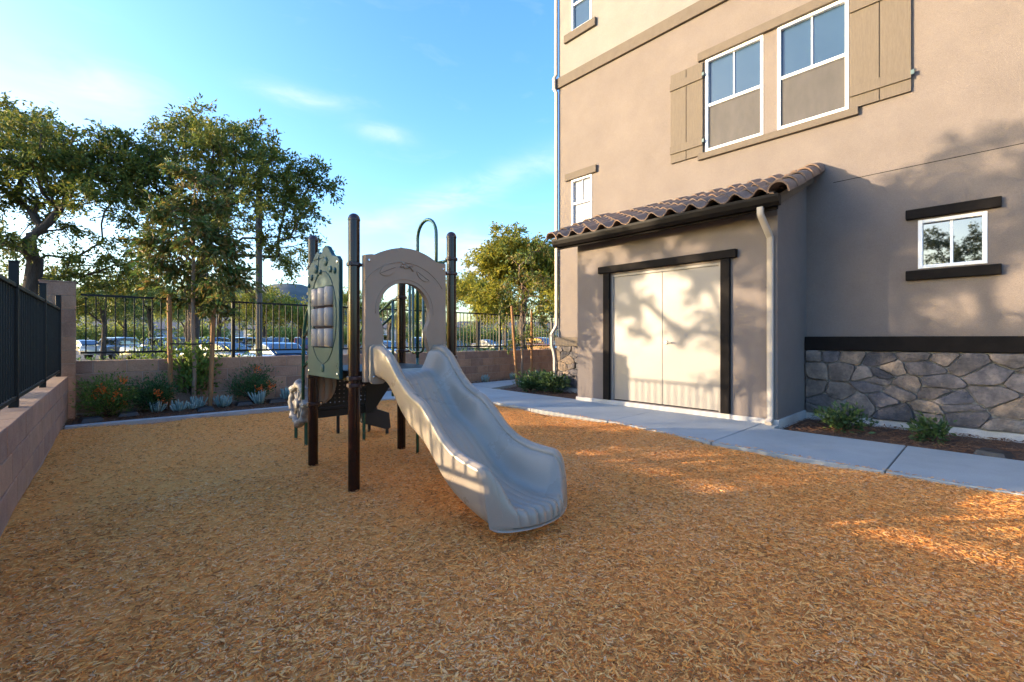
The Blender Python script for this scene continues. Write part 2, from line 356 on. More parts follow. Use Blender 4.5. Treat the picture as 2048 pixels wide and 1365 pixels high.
chipcol = bpy.data.collections.new('chip_shapes'); oldcol = bpy.data.collections.new('old_chip_shapes'); barkcol = bpy.data.collections.new('bark_shapes')
def chip_mesh(i, m, col, lmin, lmax):
    r = random.Random(100 + i)
    l = r.uniform(lmin, lmax); w = l * r.choice([.10, .13, .16, .2, .26, .36]); t = min(w * .35, .003) * r.uniform(.7, 1.2); bend = r.uniform(-.12, .12) * l
    b = MB(); top = []; bot = []
    secs = [(-.5, r.uniform(.15, .8)), (-.2, r.uniform(.8, 1.05)), (.2, r.uniform(.75, 1.0)), (.5, r.uniform(.1, .7))]
    vs = []
    for s, ww in secs:
        dy = r.uniform(-.12, .12) * w; z = bend * (4 * s * s - .5) * .5
        vs += [(s * l, dy - ww * w / 2, z), (s * l, dy + ww * w / 2, z), (s * l, dy + ww * w / 2, z + t), (s * l, dy - ww * w / 2, z + t)]
    fs = []
    for q in range(3):
        for e in range(4): fs.append((q * 4 + e, q * 4 + (e + 1) % 4, q * 4 + 4 + (e + 1) % 4, q * 4 + 4 + e))
    fs += [(0, 1, 2, 3), (12, 15, 14, 13)]
    b.add(vs, fs); me = b.mesh('chip_shape', m)
    o = bpy.data.objects.new('chip_shape', me); col.objects.link(o)
for i in range(len(CHIPC)): chip_mesh(i, M['chip%d' % i], chipcol, .009, .028 if i == 12 else .036)
for i in range(len(OLDC)): chip_mesh(30 + i, M['old_chip%d' % i], oldcol, .010, .065 if i == 9 else .034)
for i in range(8): chip_mesh(50 + i, M['chip_bark'], barkcol, .015, .045)

def scatter(name, pts, col, tilt, smin, smax, label):
    me = bpy.data.meshes.new(name); me.vertices.add(len(pts)); me.vertices.foreach_set('co', np.asarray(pts, np.float32).ravel()); me.update()
    o = bpy.data.objects.new(name, me); COL.objects.link(o); tag(o, label, name.split('_')[-1], kind='stuff')
    ng = bpy.data.node_groups.new(name, 'GeometryNodeTree')
    ng.interface.new_socket('Geometry', in_out='INPUT', socket_type='NodeSocketGeometry'); ng.interface.new_socket('Geometry', in_out='OUTPUT', socket_type='NodeSocketGeometry')
    N = ng.nodes; L = ng.links; gi = N.new('NodeGroupInput'); go = N.new('NodeGroupOutput')
    ci = N.new('GeometryNodeCollectionInfo'); ci.inputs[0].default_value = col; ci.inputs[1].default_value = True; ci.inputs[2].default_value = True
    ip = N.new('GeometryNodeInstanceOnPoints'); ip.inputs['Pick Instance'].default_value = True
    rr = N.new('FunctionNodeRandomValue'); rr.data_type = 'FLOAT_VECTOR'
    rr.inputs[0].default_value = (-tilt, -tilt, 0); rr.inputs[1].default_value = (tilt, tilt, 6.283)
    rs = N.new('FunctionNodeRandomValue'); rs.data_type = 'FLOAT'; rs.inputs[2].default_value = smin; rs.inputs[3].default_value = smax; rs.inputs['Seed'].default_value = 5
    L.new(gi.outputs[0], ip.inputs['Points']); L.new(ci.outputs[0], ip.inputs['Instance'])
    L.new(rr.outputs[0], ip.inputs['Rotation']); L.new(rs.outputs[1], ip.inputs['Scale']); L.new(ip.outputs[0], go.inputs[0])
    md = o.modifiers.new('scatter', 'NODES'); md.node_group = ng
    return o
def mulch_points():
    out = []
    for (y0, y1, dens) in [(-1.2, 1.0, 13000), (1.0, 2.4, 12000), (2.4, 4.2, 8000), (4.2, 8.1, 3600)]:
        n = int(dens * 6.0 * (y1 - y0)); x = RNG.uniform(-.7, 5.35, n); y = RNG.uniform(y0, y1, n)
        d = x * FW[0] + y * FW[1]; s = x * RT[0] + y * RT[1]
        spill = RNG.random(n) ** 6 * .10
        ok = (x > lwx(y) + .01) & (x < edge_x(y) - .005 + spill) & (y < strip_y(x) - .01 + spill * .5) & (d > .9) & (np.abs(s) < 1.35 * d + .6)
        # density eases off away from the camera
        x, y, d = x[ok], y[ok], d[ok]
        z = hz(x, y) + RNG.uniform(-.004, .006, len(x))
        over = x > edge_x(y); z[over] = .024
        out.append(np.stack([x, y, z], -1))
    return np.concatenate(out)
mp_ = mulch_points(); X_, Y_ = mp_[:, 0], mp_[:, 1]
nz_ = np.sin(2.1 * X_ + 1.3 * Y_ + 1.5 * np.sin(1.7 * Y_ - .8 * X_)) * np.cos(1.9 * Y_ - 1.1 * X_ + .7) + .6 * np.sin(5.3 * X_ - 3.9 * Y_ + 2 * np.sin(2.2 * X_))
pr_ = .10 + .34 / (1 + np.exp(-4 * (nz_ - .25))) + .35 * np.exp(-((X_ - 3.9) ** 2 / .5 + (Y_ - 2.8) ** 2 / .5)) + .2 * np.exp(-((X_ - .8) ** 2 / .5 + (Y_ - 3.4) ** 2 / 1.2))
old_ = RNG.random(len(X_)) < pr_
scatter('mulch_chips', mp_[~old_], chipcol, .17, .32, 1.15, 'loose orange brown wood chips covering the play area')
scatter('weathered_chips', mp_[old_], oldcol, .18, .32, 1.20, 'paler weathered wood chips mixed into the play area mulch')

# concrete walk, slab by slab
walk = tag(empty('sidewalk', (5.6, 2, 0)), 'pale grey concrete walk along the building', kind='structure')
def far_x(y): return 6.30 if y < 1.92 else (6.56 if y < 5.3 else 6.64)
def slab(pts, name='slab'):
    b = MB(); c = np.mean(np.array(pts), 0)
    b.plate(pts, .12, lambda a, q, t: (a, q, .022 - t)); return b.build(name, M['concrete'], walk, bevel=.008)
cuts = [-5, -3.77, -2.3, -.82, .65, 1.915, 2.13, 3.63, 5.13, 6.42]
GAP = .006
for y0, y1 in [(-5, -3.77), (-3.77, -2.3), (-2.3, -.82), (-.82, .65), (.65, 2.13), (2.13, 3.63), (3.63, 5.13), (5.13, 6.42)]:
    ys = [y0 + GAP] + [y for y in ey if y0 + .05 < y < y1 - .05] + [y1 - GAP]
    left = [(float(edge_x(y)), y) for y in ys]
    if y0 < 1.92 < y1: right = [(6.56, y1 - GAP), (6.56, 1.93), (6.30, 1.92), (6.30, y0 + GAP)]
    elif y0 < 5.27 < y1: right = [(6.64, y1 - GAP), (6.64, 5.3), (6.56, 5.29), (6.56, y0 + GAP)]
    else: right = [(far_x(y1 - .1), y1 - GAP), (far_x(y1 - .1), y0 + GAP)]
    slab(left + right)
slab([(5.21, 6.432), (6.64, 6.432), (6.68, 7.80), (6.88, 8.98), (5.3, 8.98), (4.0, 8.80), (3.6, 8.35), (4.0, 7.84), (4.6, 7.6), (5.05, 7.05)])
slab([(6.70, 7.84), (8.43, 8.28), (8.40, 9.03), (6.90, 8.99)])
slab([(8.445, 8.29), (10.2, 8.75), (10.2, 9.10), (8.415, 9.03)])
slab([(10.215, 8.755), (13.5, 8.8), (13.5, 9.15), (10.215, 9.10)])
b = MB(); b.plate([(-.19, 8.07), (1.2, 7.99), (2.6, 7.915), (3.9, 7.845), (3.63, 8.30), (2.6, 8.05), (1.2, 8.125), (-.19, 8.205)], .13, lambda a, c, t: (a, c, .030 - t))
tag(b.build('mow_strip', M['kerb'], bevel=.01), 'grey concrete edging strip before the back planting bed', kind='structure')

def bed_points():
    out = []
    def reg(n, x0, x1, y0, y1, test, z=-.035):
        x = RNG.uniform(x0, x1, n); y = RNG.uniform(y0, y1, n); ok = test(x, y); x, y = x[ok], y[ok]
        out.append(np.stack([x, y, z + RNG.uniform(0, .03, len(x))], -1))
    reg(9000, -.2, 4.2, 7.9, 9.56, lambda x, y: (y > strip_y(x) + .15) & (y < 9.55) & ((x < 3.5) | (y > 8.9)))
    reg(4500, 4, 12, 9.0, 9.56, lambda x, y: y > 9.06)
    reg(6000, 6.32, 7.8, -3, 1.9, lambda x, y: x > 6.32 + .02 * np.sin(9 * y), -.03)
    reg(4500, 6.66, 10, 5.28, 8.7, lambda x, y: (x > 6.67) & (y < 7.75 + (x - 6.7) * .27) & ((x < 7.9) | (y > 6.9)))
    return np.concatenate(out)
scatter('bark_chips', bed_points(), barkcol, .4, .7, 1.3, 'dark brown bark chips in the planting beds')

# ------------------------------------------------------------------ apartment building
MW, BWX = 7.90, 6.58            # main wall plane, storage bay plane
bld = empty('apartment_building', (7.9, 3.6, 0), 'tan stucco apartment building with tiled storage bay and stone base', 'building')
def wall_holes(name, X, y0, y1, z0, z1, holes, m, rev=.07, parent=bld, extra=None):
    ys = sorted({y0, y1, *[h[0] for h in holes], *[h[1] for h in holes]}); zs = sorted({z0, z1, *[h[2] for h in holes], *[h[3] for h in holes]})
    b = MB()
    for i in range(len(ys) - 1):
        for j in range(len(zs) - 1):
            cy, cz = (ys[i] + ys[i + 1]) / 2, (zs[j] + zs[j + 1]) / 2
            if any(h[0] < cy < h[1] and h[2] < cz < h[3] for h in holes): continue
            b.add([(X, ys[i], zs[j]), (X, ys[i + 1], zs[j]), (X, ys[i + 1], zs[j + 1]), (X, ys[i], zs[j + 1])], [(0, 3, 2, 1)])
    for (a, c, d, e) in holes:
        for p, q in [((a, d), (c, d)), ((c, d), (c, e)), ((c, e), (a, e)), ((a, e), (a, d))]:
            b.add([(X, p[0], p[1]), (X, q[0], q[1]), (X + rev, q[0], q[1]), (X + rev, p[0], p[1])], [(0, 1, 2, 3)])
    if extra: extra(b)
    bm_ = b
    return b.build(name, m, parent)
W1 = (2.55, 3.48, 4.40, 6.00); W2 = (1.435, 2.35, 4.40, 6.00); WS = (5.92, 6.48, 3.60, 4.66); WU = (5.93, 6.48, 7.95, 9.2); WR = (.076, .702, 2.05, 2.68)
def ex_low(b):
    b.add([(MW, 6.85, -.4), (16, 6.85, -.4), (16, 6.85, 6.95), (MW, 6.85, 6.95)], [(0, 1, 2, 3)])
    b.add([(MW, -9, -.4), (16, -9, -.4), (16, -9, 6.95), (MW, -9, 6.95)], [(0, 3, 2, 1)])
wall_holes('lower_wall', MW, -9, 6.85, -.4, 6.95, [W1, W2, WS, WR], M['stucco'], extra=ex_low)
def ex_up(b):
    b.add([(MW, 6.85, 6.95), (16, 6.85, 6.95), (16, 6.85, 10.6), (MW, 6.85, 10.6)], [(0, 1, 2, 3)])
    b.add([(MW, -9, 6.95), (16, -9, 6.95), (16, -9, 10.6), (MW, -9, 10.6)], [(0, 3, 2, 1)])
    b.add([(MW, -9, 10.6), (16, -9, 10.6), (16, 6.85, 10.6), (MW, 6.85, 10.6)], [(0, 1, 2, 3)])
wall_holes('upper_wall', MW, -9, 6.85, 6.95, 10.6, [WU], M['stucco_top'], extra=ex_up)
MB().box((MW - .055, -9, 6.84), (MW + .01, 6.90, 7.07)).build('belt_trim', M['trim_tan'], bld, bevel=.008)
MB().box((MW - .0015, -9, 3.398), (MW + .004, 1.62, 3.406)).build('control_joint', M['trim_dark'], bld)

def window(W, X, panes, meet=None, glass='glass', screen=None, fw=.045, gdepth=.05, mullions=()):
    y0, y1, z0, z1 = W
    b = MB(); xf = X - .012; xb = X + gdepth + .02
    b.box((xf, y0, z0), (xb, y0 + fw, z1)); b.box((xf, y1 - fw, z0), (xb, y1, z1))
    b.box((xf, y0 + fw, z1 - fw), (xb, y1 - fw, z1)); b.box((xf, y0 + fw, z0), (xb, y1 - fw, z0 + fw))
    w = b.build('window', M['vinyl'], bld, bevel=.006)
    if meet is not None: MB().box((X + .008, y0 + fw, meet - .024), (xb - .002, y1 - fw, meet + .024)).build('meeting_rail', M['vinyl'], w, bevel=.004)
    for (a, c, d, e) in panes:
        gx = X + gdepth + random.uniform(-.001, .001)
        MB().box((gx, a, d), (gx + .006, c, e)).build('pane', M[glass], w)
    for (a, c, d, e) in mullions: MB().box((X + gdepth - .022, a, d), (X + gdepth - .002, c, e)).build('muntin', M['vinyl'], w, bevel=.003)
    if screen:
        a, c, d, e = screen
        MB().box((X + .024, a, d), (X + .028, c, e)).build('insect_screen', M['screen'], w)
        f = MB(); t = .018
        f.box((X + .018, a, d), (X + .034, a + t, e)); f.box((X + .018, c - t, d), (X + .034, c, e)); f.box((X + .018, a + t, e - t), (X + .034, c - t, e)); f.box((X + .018, a + t, d), (X + .034, c - t, d + t))
        f.build('screen_frame', M['screen'], w)
    return w
def big_window(W):
    y0, y1, z0, z1 = W; fw = .045; ym = (y0 + y1) / 2; mz = 5.20
    return window(W, MW, [(y0 + fw, ym - .011, mz + .024, z1 - fw), (ym + .011, y1 - fw, mz + .024, z1 - fw), (y0 + fw, y1 - fw, z0 + fw, mz - .024)], mz,
           screen=(y0 + fw + .004, y1 - fw - .004, z0 + fw + .004, mz - .028), mullions=[(ym - .011, ym + .011, mz + .024, z1 - fw)])
big_window(W1); big_window(W2)
y0, y1, z0, z1 = WS; ym = (y0 + y1) / 2; mz = 4.13; fw = .04
window(WS, MW, [(y0 + fw, ym - .01, mz + .02, z1 - fw), (ym + .01, y1 - fw, mz + .02, z1 - fw), (y0 + fw, y1 - fw, z0 + fw, mz - .02)], mz, 'glass_pale', fw=.04,
       mullions=[(ym - .01, ym + .01, mz + .02, z1 - fw)])
y0, y1, z0, z1 = WU; mz = 8.55
window(WU, MW, [(y0 + fw, y1 - fw, mz + .02, z1 - fw), (y0 + fw, y1 - fw, z0 + fw, mz - .02)], mz, 'glass', fw=.04)
y0, y1, z0, z1 = WR; ym = (y0 + y1) / 2
window(WR, MW, [(y0 + .045, ym - .014, z0 + .045, z1 - .045), (ym + .014, y1 - .045, z0 + .045, z1 - .045)], None, 'glass_dark', mullions=[(ym - .014, ym + .014, z0 + .045, z1 - .045)])
def trim(y0, y1, z0, z1, m='trim_tan', name='window_lintel', d=.06, X=MW): return MB().box((X - d, y0, z0), (X + .01, y1, z1)).build(name, M[m], bld, bevel=.009)
trim(1.425, 3.60, 6.003, 6.15); trim(1.32, 3.60, 4.275, 4.385, name='window_sill')
trim(5.78, 6.63, 4.665, 4.82, 'trim_tan'); trim(5.80, 6.66, 7.77, 7.945, name='window_sill')
trim(-.04, .82, 2.70, 2.825, 'trim_dark'); trim(-.04, .82, 1.905, 2.03, 'trim_dark', name='window_sill')

def shutter(y0, y1, z0, z1):
    s = MB().box((MW - .022, y0 + .004, z0 + .004), (MW - .001, y1 - .004, z1 - .004)).build('shutter', M['shutter'], bld)
    ym = (y0 + y1) / 2
    for a, c in ((y0, ym - .005), (ym + .005, y1)): MB().box((MW - .040, a, z0), (MW - .0225, c, z1)).build('board', M['shutter'], s, bevel=.003)
    for d, e in ((z0 + .16, z0 + .30), (z1 - .30, z1 - .16)): MB().box((MW - .066, y0 - .004, d), (MW - .0405, y1 + .004, e)).build('batten', M['shutter'], s, bevel=.004)
    for d in (z0 + .2, z1 - .26): MB().box((MW - .072, y0 - .035, d), (MW - .045, y0 + .002, d + .06)).build('hinge', M['hinge'], s, bevel=.004)
shutter(3.515, 4.11, 4.36, 5.98); shutter(.766, 1.415, 4.38, 6.02)

# storage bay
bay = MB(); D0, D1, DZ0, DZ1 = 2.678, 4.53, .10, 2.235
bY0, bY1, bZ = 1.956, 5.258, 2.95
def ex_bay(b):
    for y in (bY0, bY1):
        b.add([(BWX, y, -.1), (MW, y, -.1), (MW, y, 3.55), (BWX, y, 2.96)], [(0, 1, 2, 3)])
wall_holes('storage_bay_wall', BWX, bY0, bY1, -.1, bZ, [(D0, D1, DZ0, DZ1)], M['stucco'], rev=.09, extra=ex_bay)
pl = MB(); pl.box((BWX - .022, bY0 - .022, -.1), (BWX + .05, D0 - .135, .085)); pl.box((BWX - .022, D1 + .135, -.1), (BWX + .05, bY1 + .022, .085))
pl.box((BWX - .030, D0 - .135, -.1), (BWX + .05, D1 + .135, .090)); pl.box((BWX + .05, bY0 - .022, -.1), (MW, bY0 + .02, .085))
pl.build('plinth', M['plinth'], bld, bevel=.006)
MB().box((BWX + .03, D0, .092), (BWX + .10, D1, .104)).build('threshold', M['trim_dark'], bld)
fr = MB(); t = .04
fr.box((BWX + .012, D0, DZ0), (BWX + .09, D0 + t, DZ1)); fr.box((BWX + .012, D1 - t, DZ0), (BWX + .09, D1, DZ1)); fr.box((BWX + .012, D0 + t, DZ1 - t), (BWX + .09, D1 - t, DZ1))
fr.build('door_frame', M['door'], bld, bevel=.004)
dm = 3.595
for a, c, lab in ((D0 + t + .003, dm - .003, None), (dm + .003, D1 - t - .003, None)):
    d = MB().box((BWX + .032, a, .112), (BWX + .075, c, DZ1 - t - .003)).build('door', M['door'], bld, bevel=.003)
    hy = a if a < 3 else c
    for z in (.35, 1.15, 1.95): MB().lathe((BWX + .026, hy, z - .05), [(.008, 0), (.008, .1)], 8).build('hinge', M['door'], d)
    if a < 3:
        h = MB(); h.lathe((BWX + .030, 3.53, 1.085), [(.033, 0), (.033, -.008), (.026, -.014)], 16, 'X'); h.tube([(BWX + .02, 3.53, 1.085), (BWX - .02, 3.53, 1.085)], .011)
        h.tube([(BWX - .02, 3.54, 1.085), (BWX - .024, 3.48, 1.086), (BWX - .020, 3.41, 1.082)], .0095); h.build('lever_handle', M['steel'], d, smooth=True, ang=40)
trim(2.454, 4.758, 2.268, 2.385, 'trim_dark', 'door_header', .07, BWX)
trim(D1 + .006, D1 + .134, .095, 2.266, 'trim_dark', 'door_jamb', .05, BWX); trim(D0 - .134, D0 - .006, .095, 2.266, 'trim_dark', 'door_jamb', .05, BWX)

# bay roof with single barrel tiles
EX, EZ, TX, TZ = 6.24, 2.925, MW, 3.60
sl = math.hypot(TX - EX, TZ - EZ); ux, uz = (TX - EX) / sl, (TZ - EZ) / sl; pitch = math.atan2(TZ - EZ, TX - EX)
RY0, RY1 = 1.86, 5.50
rb = MB(); rb.add([(EX, RY0, EZ), (TX, RY0, TZ), (TX, RY1, TZ), (EX, RY1, EZ), (EX + .05, RY0, EZ - .12), (TX, RY0, TZ - .13), (TX, RY1, TZ - .13), (EX + .05, RY1, EZ - .12)],
                  [(0, 1, 2, 3), (4, 7, 6, 5), (0, 4, 5, 1), (2, 6, 7, 3), (0, 3, 7, 4), (1, 5, 6, 2)])
roof = rb.build('roof', M['trim_tan'], bld)
def stile():
    b = MB(); w, l = .30, .44; n = 14; vs = []; 
    def prof(q):          # one S: pan then barrel
        return .062 * math.cos(2 * math.pi * q) * (1.0 if math.cos(2 * math.pi * q) > 0 else .5)
    for (s, dz) in ((0, .030), (1, .0)):
        for j in range(n + 1):
            q = j / n; vs.append((s * l, (q - .5) * w * 1.04, prof(q - .5) + dz))
    for j in range(n + 1): q = j / n; vs.append((.004, (q - .5) * w * 1.04, prof(q - .5) + .030 - .020))
    k = n + 1; fs = [(j, j + 1, k + j + 1, k + j) for j in range(n)] + [(j, 2 * k + j, 2 * k + j + 1, j + 1) for j in range(n)]
    for j in range(n + 1): q = j / n; vs.append((l * .5, (q - .5) * w * 1.04, prof(q - .5) - .012))
    fs += [(2 * k + j, 3 * k + j, 3 * k + j + 1, 2 * k + j + 1) for j in range(n)]
    b.add(vs, fs); me = b.mesh('tile', M['tile'], smooth=True)
    try: me.set_sharp_from_angle(angle=R_(50))
    except Exception: pass
    return me
tile_me = stile(); roff = world_off(roof)
NC, NR = 12, 5
for r in range(NR):
    for c in range(NC):
        s = -.06 + r * .378; yy = RY0 + .02 + (c + .5) * .300
        p = Vector((EX + ux * s - uz * .045, yy + random.uniform(-.005, .005), EZ + uz * s + ux * .045)) - roff
        piece('tile', tile_me, roof, p, (random.uniform(-.015, .015), -pitch + random.uniform(-.012, .012), random.uniform(-.015, .015)))
def rake():
    b = MB(); n = 12; l = .45; vs = []
    for s, r, dz in ((0, .125, .02), (1, .105, 0)):
        for j in range(n + 1): a = -.25 + (math.pi + .25) * j / n; vs.append((s * l, -r * math.cos(a), r * math.sin(a) + dz))
    for j in range(n + 1): a = -.25 + (math.pi + .25) * j / n; vs.append((.003, -.105 * math.cos(a), .105 * math.sin(a) + .02))
    k = n + 1; b.add(vs, [(j, j + 1, k + j + 1, k + j) for j in range(n)] + [(j, 2 * k + j, 2 * k + j + 1, j + 1) for j in range(n)])
    for j in range(n + 1): pass
    me = b.mesh('rake_tile', M['tile'], smooth=True)
    try: me.set_sharp_from_angle(angle=R_(50))
    except Exception: pass
    return me
rake_me = rake()
for r in range(5):
    s = -.07 + r * .378; p = Vector((EX + ux * s - uz * .03, RY0 - .035, EZ + uz * s + ux * .03)) - roff
    piece('rake_tile', rake_me, roof, p, (random.uniform(-.03, .03), -pitch, random.uniform(-.02, .02)))
    p = Vector((EX + ux * s - uz * .03, RY1 + .02, EZ + uz * s + ux * .03)) - roff
    piece('rake_tile', rake_me, roof, p, (random.uniform(-.03, .03), -pitch, random.uniform(-.02, .02)))
MB().box((EX + .055, RY0 + .01, 2.765), (EX + .085, RY1 - .01, EZ - .01)).build('fascia', M['trim_dark'], bld, bevel=.004)
gsec = [(EX + .052, 2.93), (EX + .052, 2.80), (EX - .005, 2.795), (EX - .045, 2.84), (EX - .062, 2.90), (EX - .062, 2.935), (EX - .050, 2.937), (EX - .050, 2.905), (EX - .035, 2.85), (EX + .0, 2.81), (EX + .040, 2.812), (EX + .042, 2.93)]
gt = MB(); gt.plate(gsec, 3.70, lambda a, c, t: (a, 1.835 + t, c)); gut = gt.build('gutter', M['gutter'], bld)
MB().plate([(EX + .05, 2.925), (EX + .05, 2.80), (EX - .005, 2.795), (EX - .045, 2.84), (EX - .060, 2.90), (EX - .060, 2.925)], .006, lambda a, c, t: (a, 1.828 + t, c)).build('end_cap', M['gutter'], gut)
def spout(pts, name='downspout', w=.075, d=.055):
    sec = [(-w / 2 + .008, -d / 2), (w / 2 - .008, -d / 2), (w / 2, -d / 2 + .008), (w / 2, d / 2 - .008), (w / 2 - .008, d / 2), (-w / 2 + .008, d / 2), (-w / 2, d / 2 - .008), (-w / 2, -d / 2 + .008)]
    b = MB(); b.sweep(pts, sec, up=(0, 1, 0)); return b.build(name, M['spout'], bld, ang=50)
xs_ = BWX - .034
spout([(EX + .0, 2.05, 2.81), (EX, 2.05, 2.74), (EX + .01, 2.05, 2.71), (xs_ - .03, 2.035, 2.50), (xs_, 2.03, 2.46), (xs_, 2.03, .13), (xs_ - .015, 2.03, .085), (xs_ - .09, 2.03, .045)])
dx_ = MW - .04
spout([(dx_, 6.90, 10.6), (dx_, 6.90, 7.16), (dx_ - .055, 6.91, 7.08), (dx_ - .055, 6.91, 6.84), (dx_, 6.89, 6.76), (dx_, 6.89, 1.45), (dx_ - .03, 6.92, 1.36), (dx_ - .11, 6.94, 1.25), (dx_ - .11, 6.94, .98), (dx_ - .09, 6.90, .85), (dx_ - .075, 6.88, .7), (dx_ - .075, 6.88, -.03)])

# stone base: mortar bed with every stone set in it
def clip(poly, p, n):
    out = []
    for i in range(len(poly)):
        a, c = poly[i], poly[(i + 1) % len(poly)]; da = (a[0] - p[0]) * n[0] + (a[1] - p[1]) * n[1]; dc = (c[0] - p[0]) * n[0] + (c[1] - p[1]) * n[1]
        if da <= 0: out.append(a)
        if da * dc < 0: t_ = da / (da - dc); out.append((a[0] + (c[0] - a[0]) * t_, a[1] + (c[1] - a[1]) * t_))
    return out
def veneer(y0, y1, z0, z1, X, nx, nz, seed, axis='X'):
    rr = random.Random(seed)
    base = MB().box((X, y0, z0 - .12), (MW - .001, y1, z1)).build('stone_veneer', M['stone_mortar'], bld)
    bo = world_off(base); asp = 1.55; pts = []
    for j in range(nz):
        for i in range(nx + (j % 2)):
            pts.append((y0 + (i + .5 - .5 * (j % 2) + rr.uniform(-.44, .44)) * (y1 - y0) / nx, z0 + (j + .5 + rr.uniform(-.46, .46)) * (z1 - z0) / nz))
    pts = [p for p in pts if rr.random() > .14]
    for i, p in enumerate(pts):
        poly = [(y0 + .004, z0), (y1 - .004, z0), (y1 - .004, z1), (y0 + .004, z1)]
        for k, q in enumerate(pts):
            if k == i or abs(q[0] - p[0]) > 1.2 or abs(q[1] - p[1]) > .8: continue
            n = ((q[0] - p[0]), (q[1] - p[1]) * asp * asp); mid = ((p[0] + q[0]) / 2, (p[1] + q[1]) / 2); poly = clip(poly, mid, n)
            if len(poly) < 3: break
        if len(poly) < 3: continue
        cy = sum(a for a, _ in poly) / len(poly); cz = sum(c for _, c in poly) / len(poly)
        for _ in range(1):
            poly = [q for a, c in zip(poly, poly[1:] + poly[:1]) for q in ((a[0] * .86 + c[0] * .14, a[1] * .86 + c[1] * .14), (a[0] * .5 + c[0] * .5 + rr.uniform(-.008, .008), a[1] * .5 + c[1] * .5 + rr.uniform(-.008, .008)), (a[0] * .14 + c[0] * .86, a[1] * .14 + c[1] * .86))]
        def inset(d, jit):
            o = []
            for a, c in poly:
                l = math.hypot(a - cy, c - cz) + 1e-6; k = max(.2, (l - d) / l); o.append((cy + (a - cy) * k + rr.uniform(-jit, jit), cz + (c - cz) * k + rr.uniform(-jit, jit)))
            return o
        hgt = rr.uniform(.022, .060); tilt = (rr.uniform(-.10, .10), rr.uniform(-.10, .10))
        rings = [(inset(.004, .002), 0), (inset(.007, .004), hgt * .78), (inset(.016, .005), hgt), (inset(.055, .010), hgt * 1.06)]
        vs = []; n = len(poly)
        for ring, hh in rings: vs += [(-(hh + (rr.uniform(-.004, .004) if hh else -.01) + (tilt[0] * (a - cy) + tilt[1] * (c - cz) if hh > .02 else 0)), a - cy, c - cz) for a, c in ring]
        vs.append((-hgt * 1.15, 0, 0))
        fs = [(r * n + i2, r * n + (i2 + 1) % n, (r + 1) * n + (i2 + 1) % n, (r + 1) * n + i2) for r in range(3) for i2 in range(n)] + [(3 * n + i2, 3 * n + (i2 + 1) % n, 4 * n) for i2 in range(n)]
        b = MB(); b.add(vs, fs); me = b.mesh('stone', M['stone'], smooth=True)
        try: me.set_sharp_from_angle(angle=R_(24))
        except Exception: pass
        piece('stone', me, base, Vector((X, cy, cz)) - bo)
    return base
veneer(-2.6, 1.95, .06, .975, 7.83, 15, 6, 9)
veneer(5.262, 6.84, .06, .975, 7.83, 7, 7, 5)
MB().box((7.775, -9, .977), (MW - .001, 1.952, 1.175)).build('stone_cap', M['trim_dark'], bld, bevel=.012)
MB().box((7.775, 5.264, .977), (MW - .001, 6.865, 1.175)).build('stone_cap', M['trim_tan'], bld, bevel=.012)
MB().box((7.80, -9, -.2), (MW - .002, 1.952, .055)).build('footing', M['plinth'], bld, bevel=.01)
MB().box((7.80, 5.264, -.2), (MW - .002, 6.865, .055)).build('footing', M['plinth'], bld, bevel=.01)

# ------------------------------------------------------------------ block walls and iron fences
def block_mesh(l, h, d, m='block'):
    """block seen from -X.. local: x along thickness (front at 0, body to -d), y length, z height, chamfered front"""
    b = MB(); c = .006; f = .004
    fr = [(f, c, c), (f, l - c, c), (f, l - c, h - c), (f, c, h - c)]; mid = [(0, 0, 0), (0, l, 0), (0, l, h), (0, 0, h)]; bk = [(-d, 0, 0), (-d, l, 0), (-d, l, h), (-d, 0, h)]
    b.add(fr + mid + bk, [(0, 1, 2, 3)] + [(i, (i + 1) % 4, 4 + (i + 1) % 4, 4 + i) for i in range(4)] + [(4 + i, 4 + (i + 1) % 4, 8 + (i + 1) % 4, 8 + i) for i in range(4)] + [(11, 10, 9, 8)])
    return b.mesh('block', M[m])
BL, BH, J = .40, .20, .010
full = block_mesh(BL - J, BH - J, .196); half = block_mesh(BL / 2 - J, BH - J, .196)
def block_wall(root, length, courses, z0, core_top, thick=.2):
    c = MB().box((-thick + .006, .004, -.6), (-.006, length - .004, core_top - .008)); c.build('mortar_core', M['mortar'], root, local=True)
    for k in range(courses):
        y = 0; first = True
        while y < length - .05:
            if first and k % 2: me, l = half, BL / 2
            elif length - y < BL * .75: me, l = half, BL / 2
            else: me, l = full, BL
            first = False
            piece('block', me, root, (random.uniform(-.0015, .0015), y + J / 2, z0 + k * BH + J / 2))
            y += l
LWY0 = -3.0
lang = -math.atan(LWK)
lw = empty('block_wall', (lwx(LWY0), LWY0, 0), 'low pinkish brown block wall along the left edge of the play area', 'wall', 'block walls', rz=lang)
LL = (9.2 - LWY0)
block_wall(lw, 12.2, 3, .005, .605)
# the left wall faces +X, so its blocks are already front-out; the back wall faces -Y
bw = empty('block_wall', (-.11, 9.57, 0), 'low brown block wall behind the back planting bed', 'wall', 'block walls', rz=-R_(90))
block_wall(bw, 11.6, 4, .005, .805)
pil = empty('block_pillar', (-.29, 9.55, 0), 'square brown block pillar at the corner of the two walls', 'pillar')
pb = MB().box((-.19, -.19, 0), (.19, .19, BH - J)); pme = pb.mesh('block', M['block'])
for k in range(10): piece('block', pme, pil, (random.uniform(-.002, .002), random.uniform(-.002, .002), k * BH - .02 + (.0 if k < 9 else 0)))
MB().box((-.18, -.18, -.5), (.18, .18, 1.965)).build('mortar_core', M['mortar'], pil, local=True)
MB().box((-.198, -.198, 1.972), (.198, .198, 1.99)).build('cap', M['block'], pil, local=True, bevel=.006)

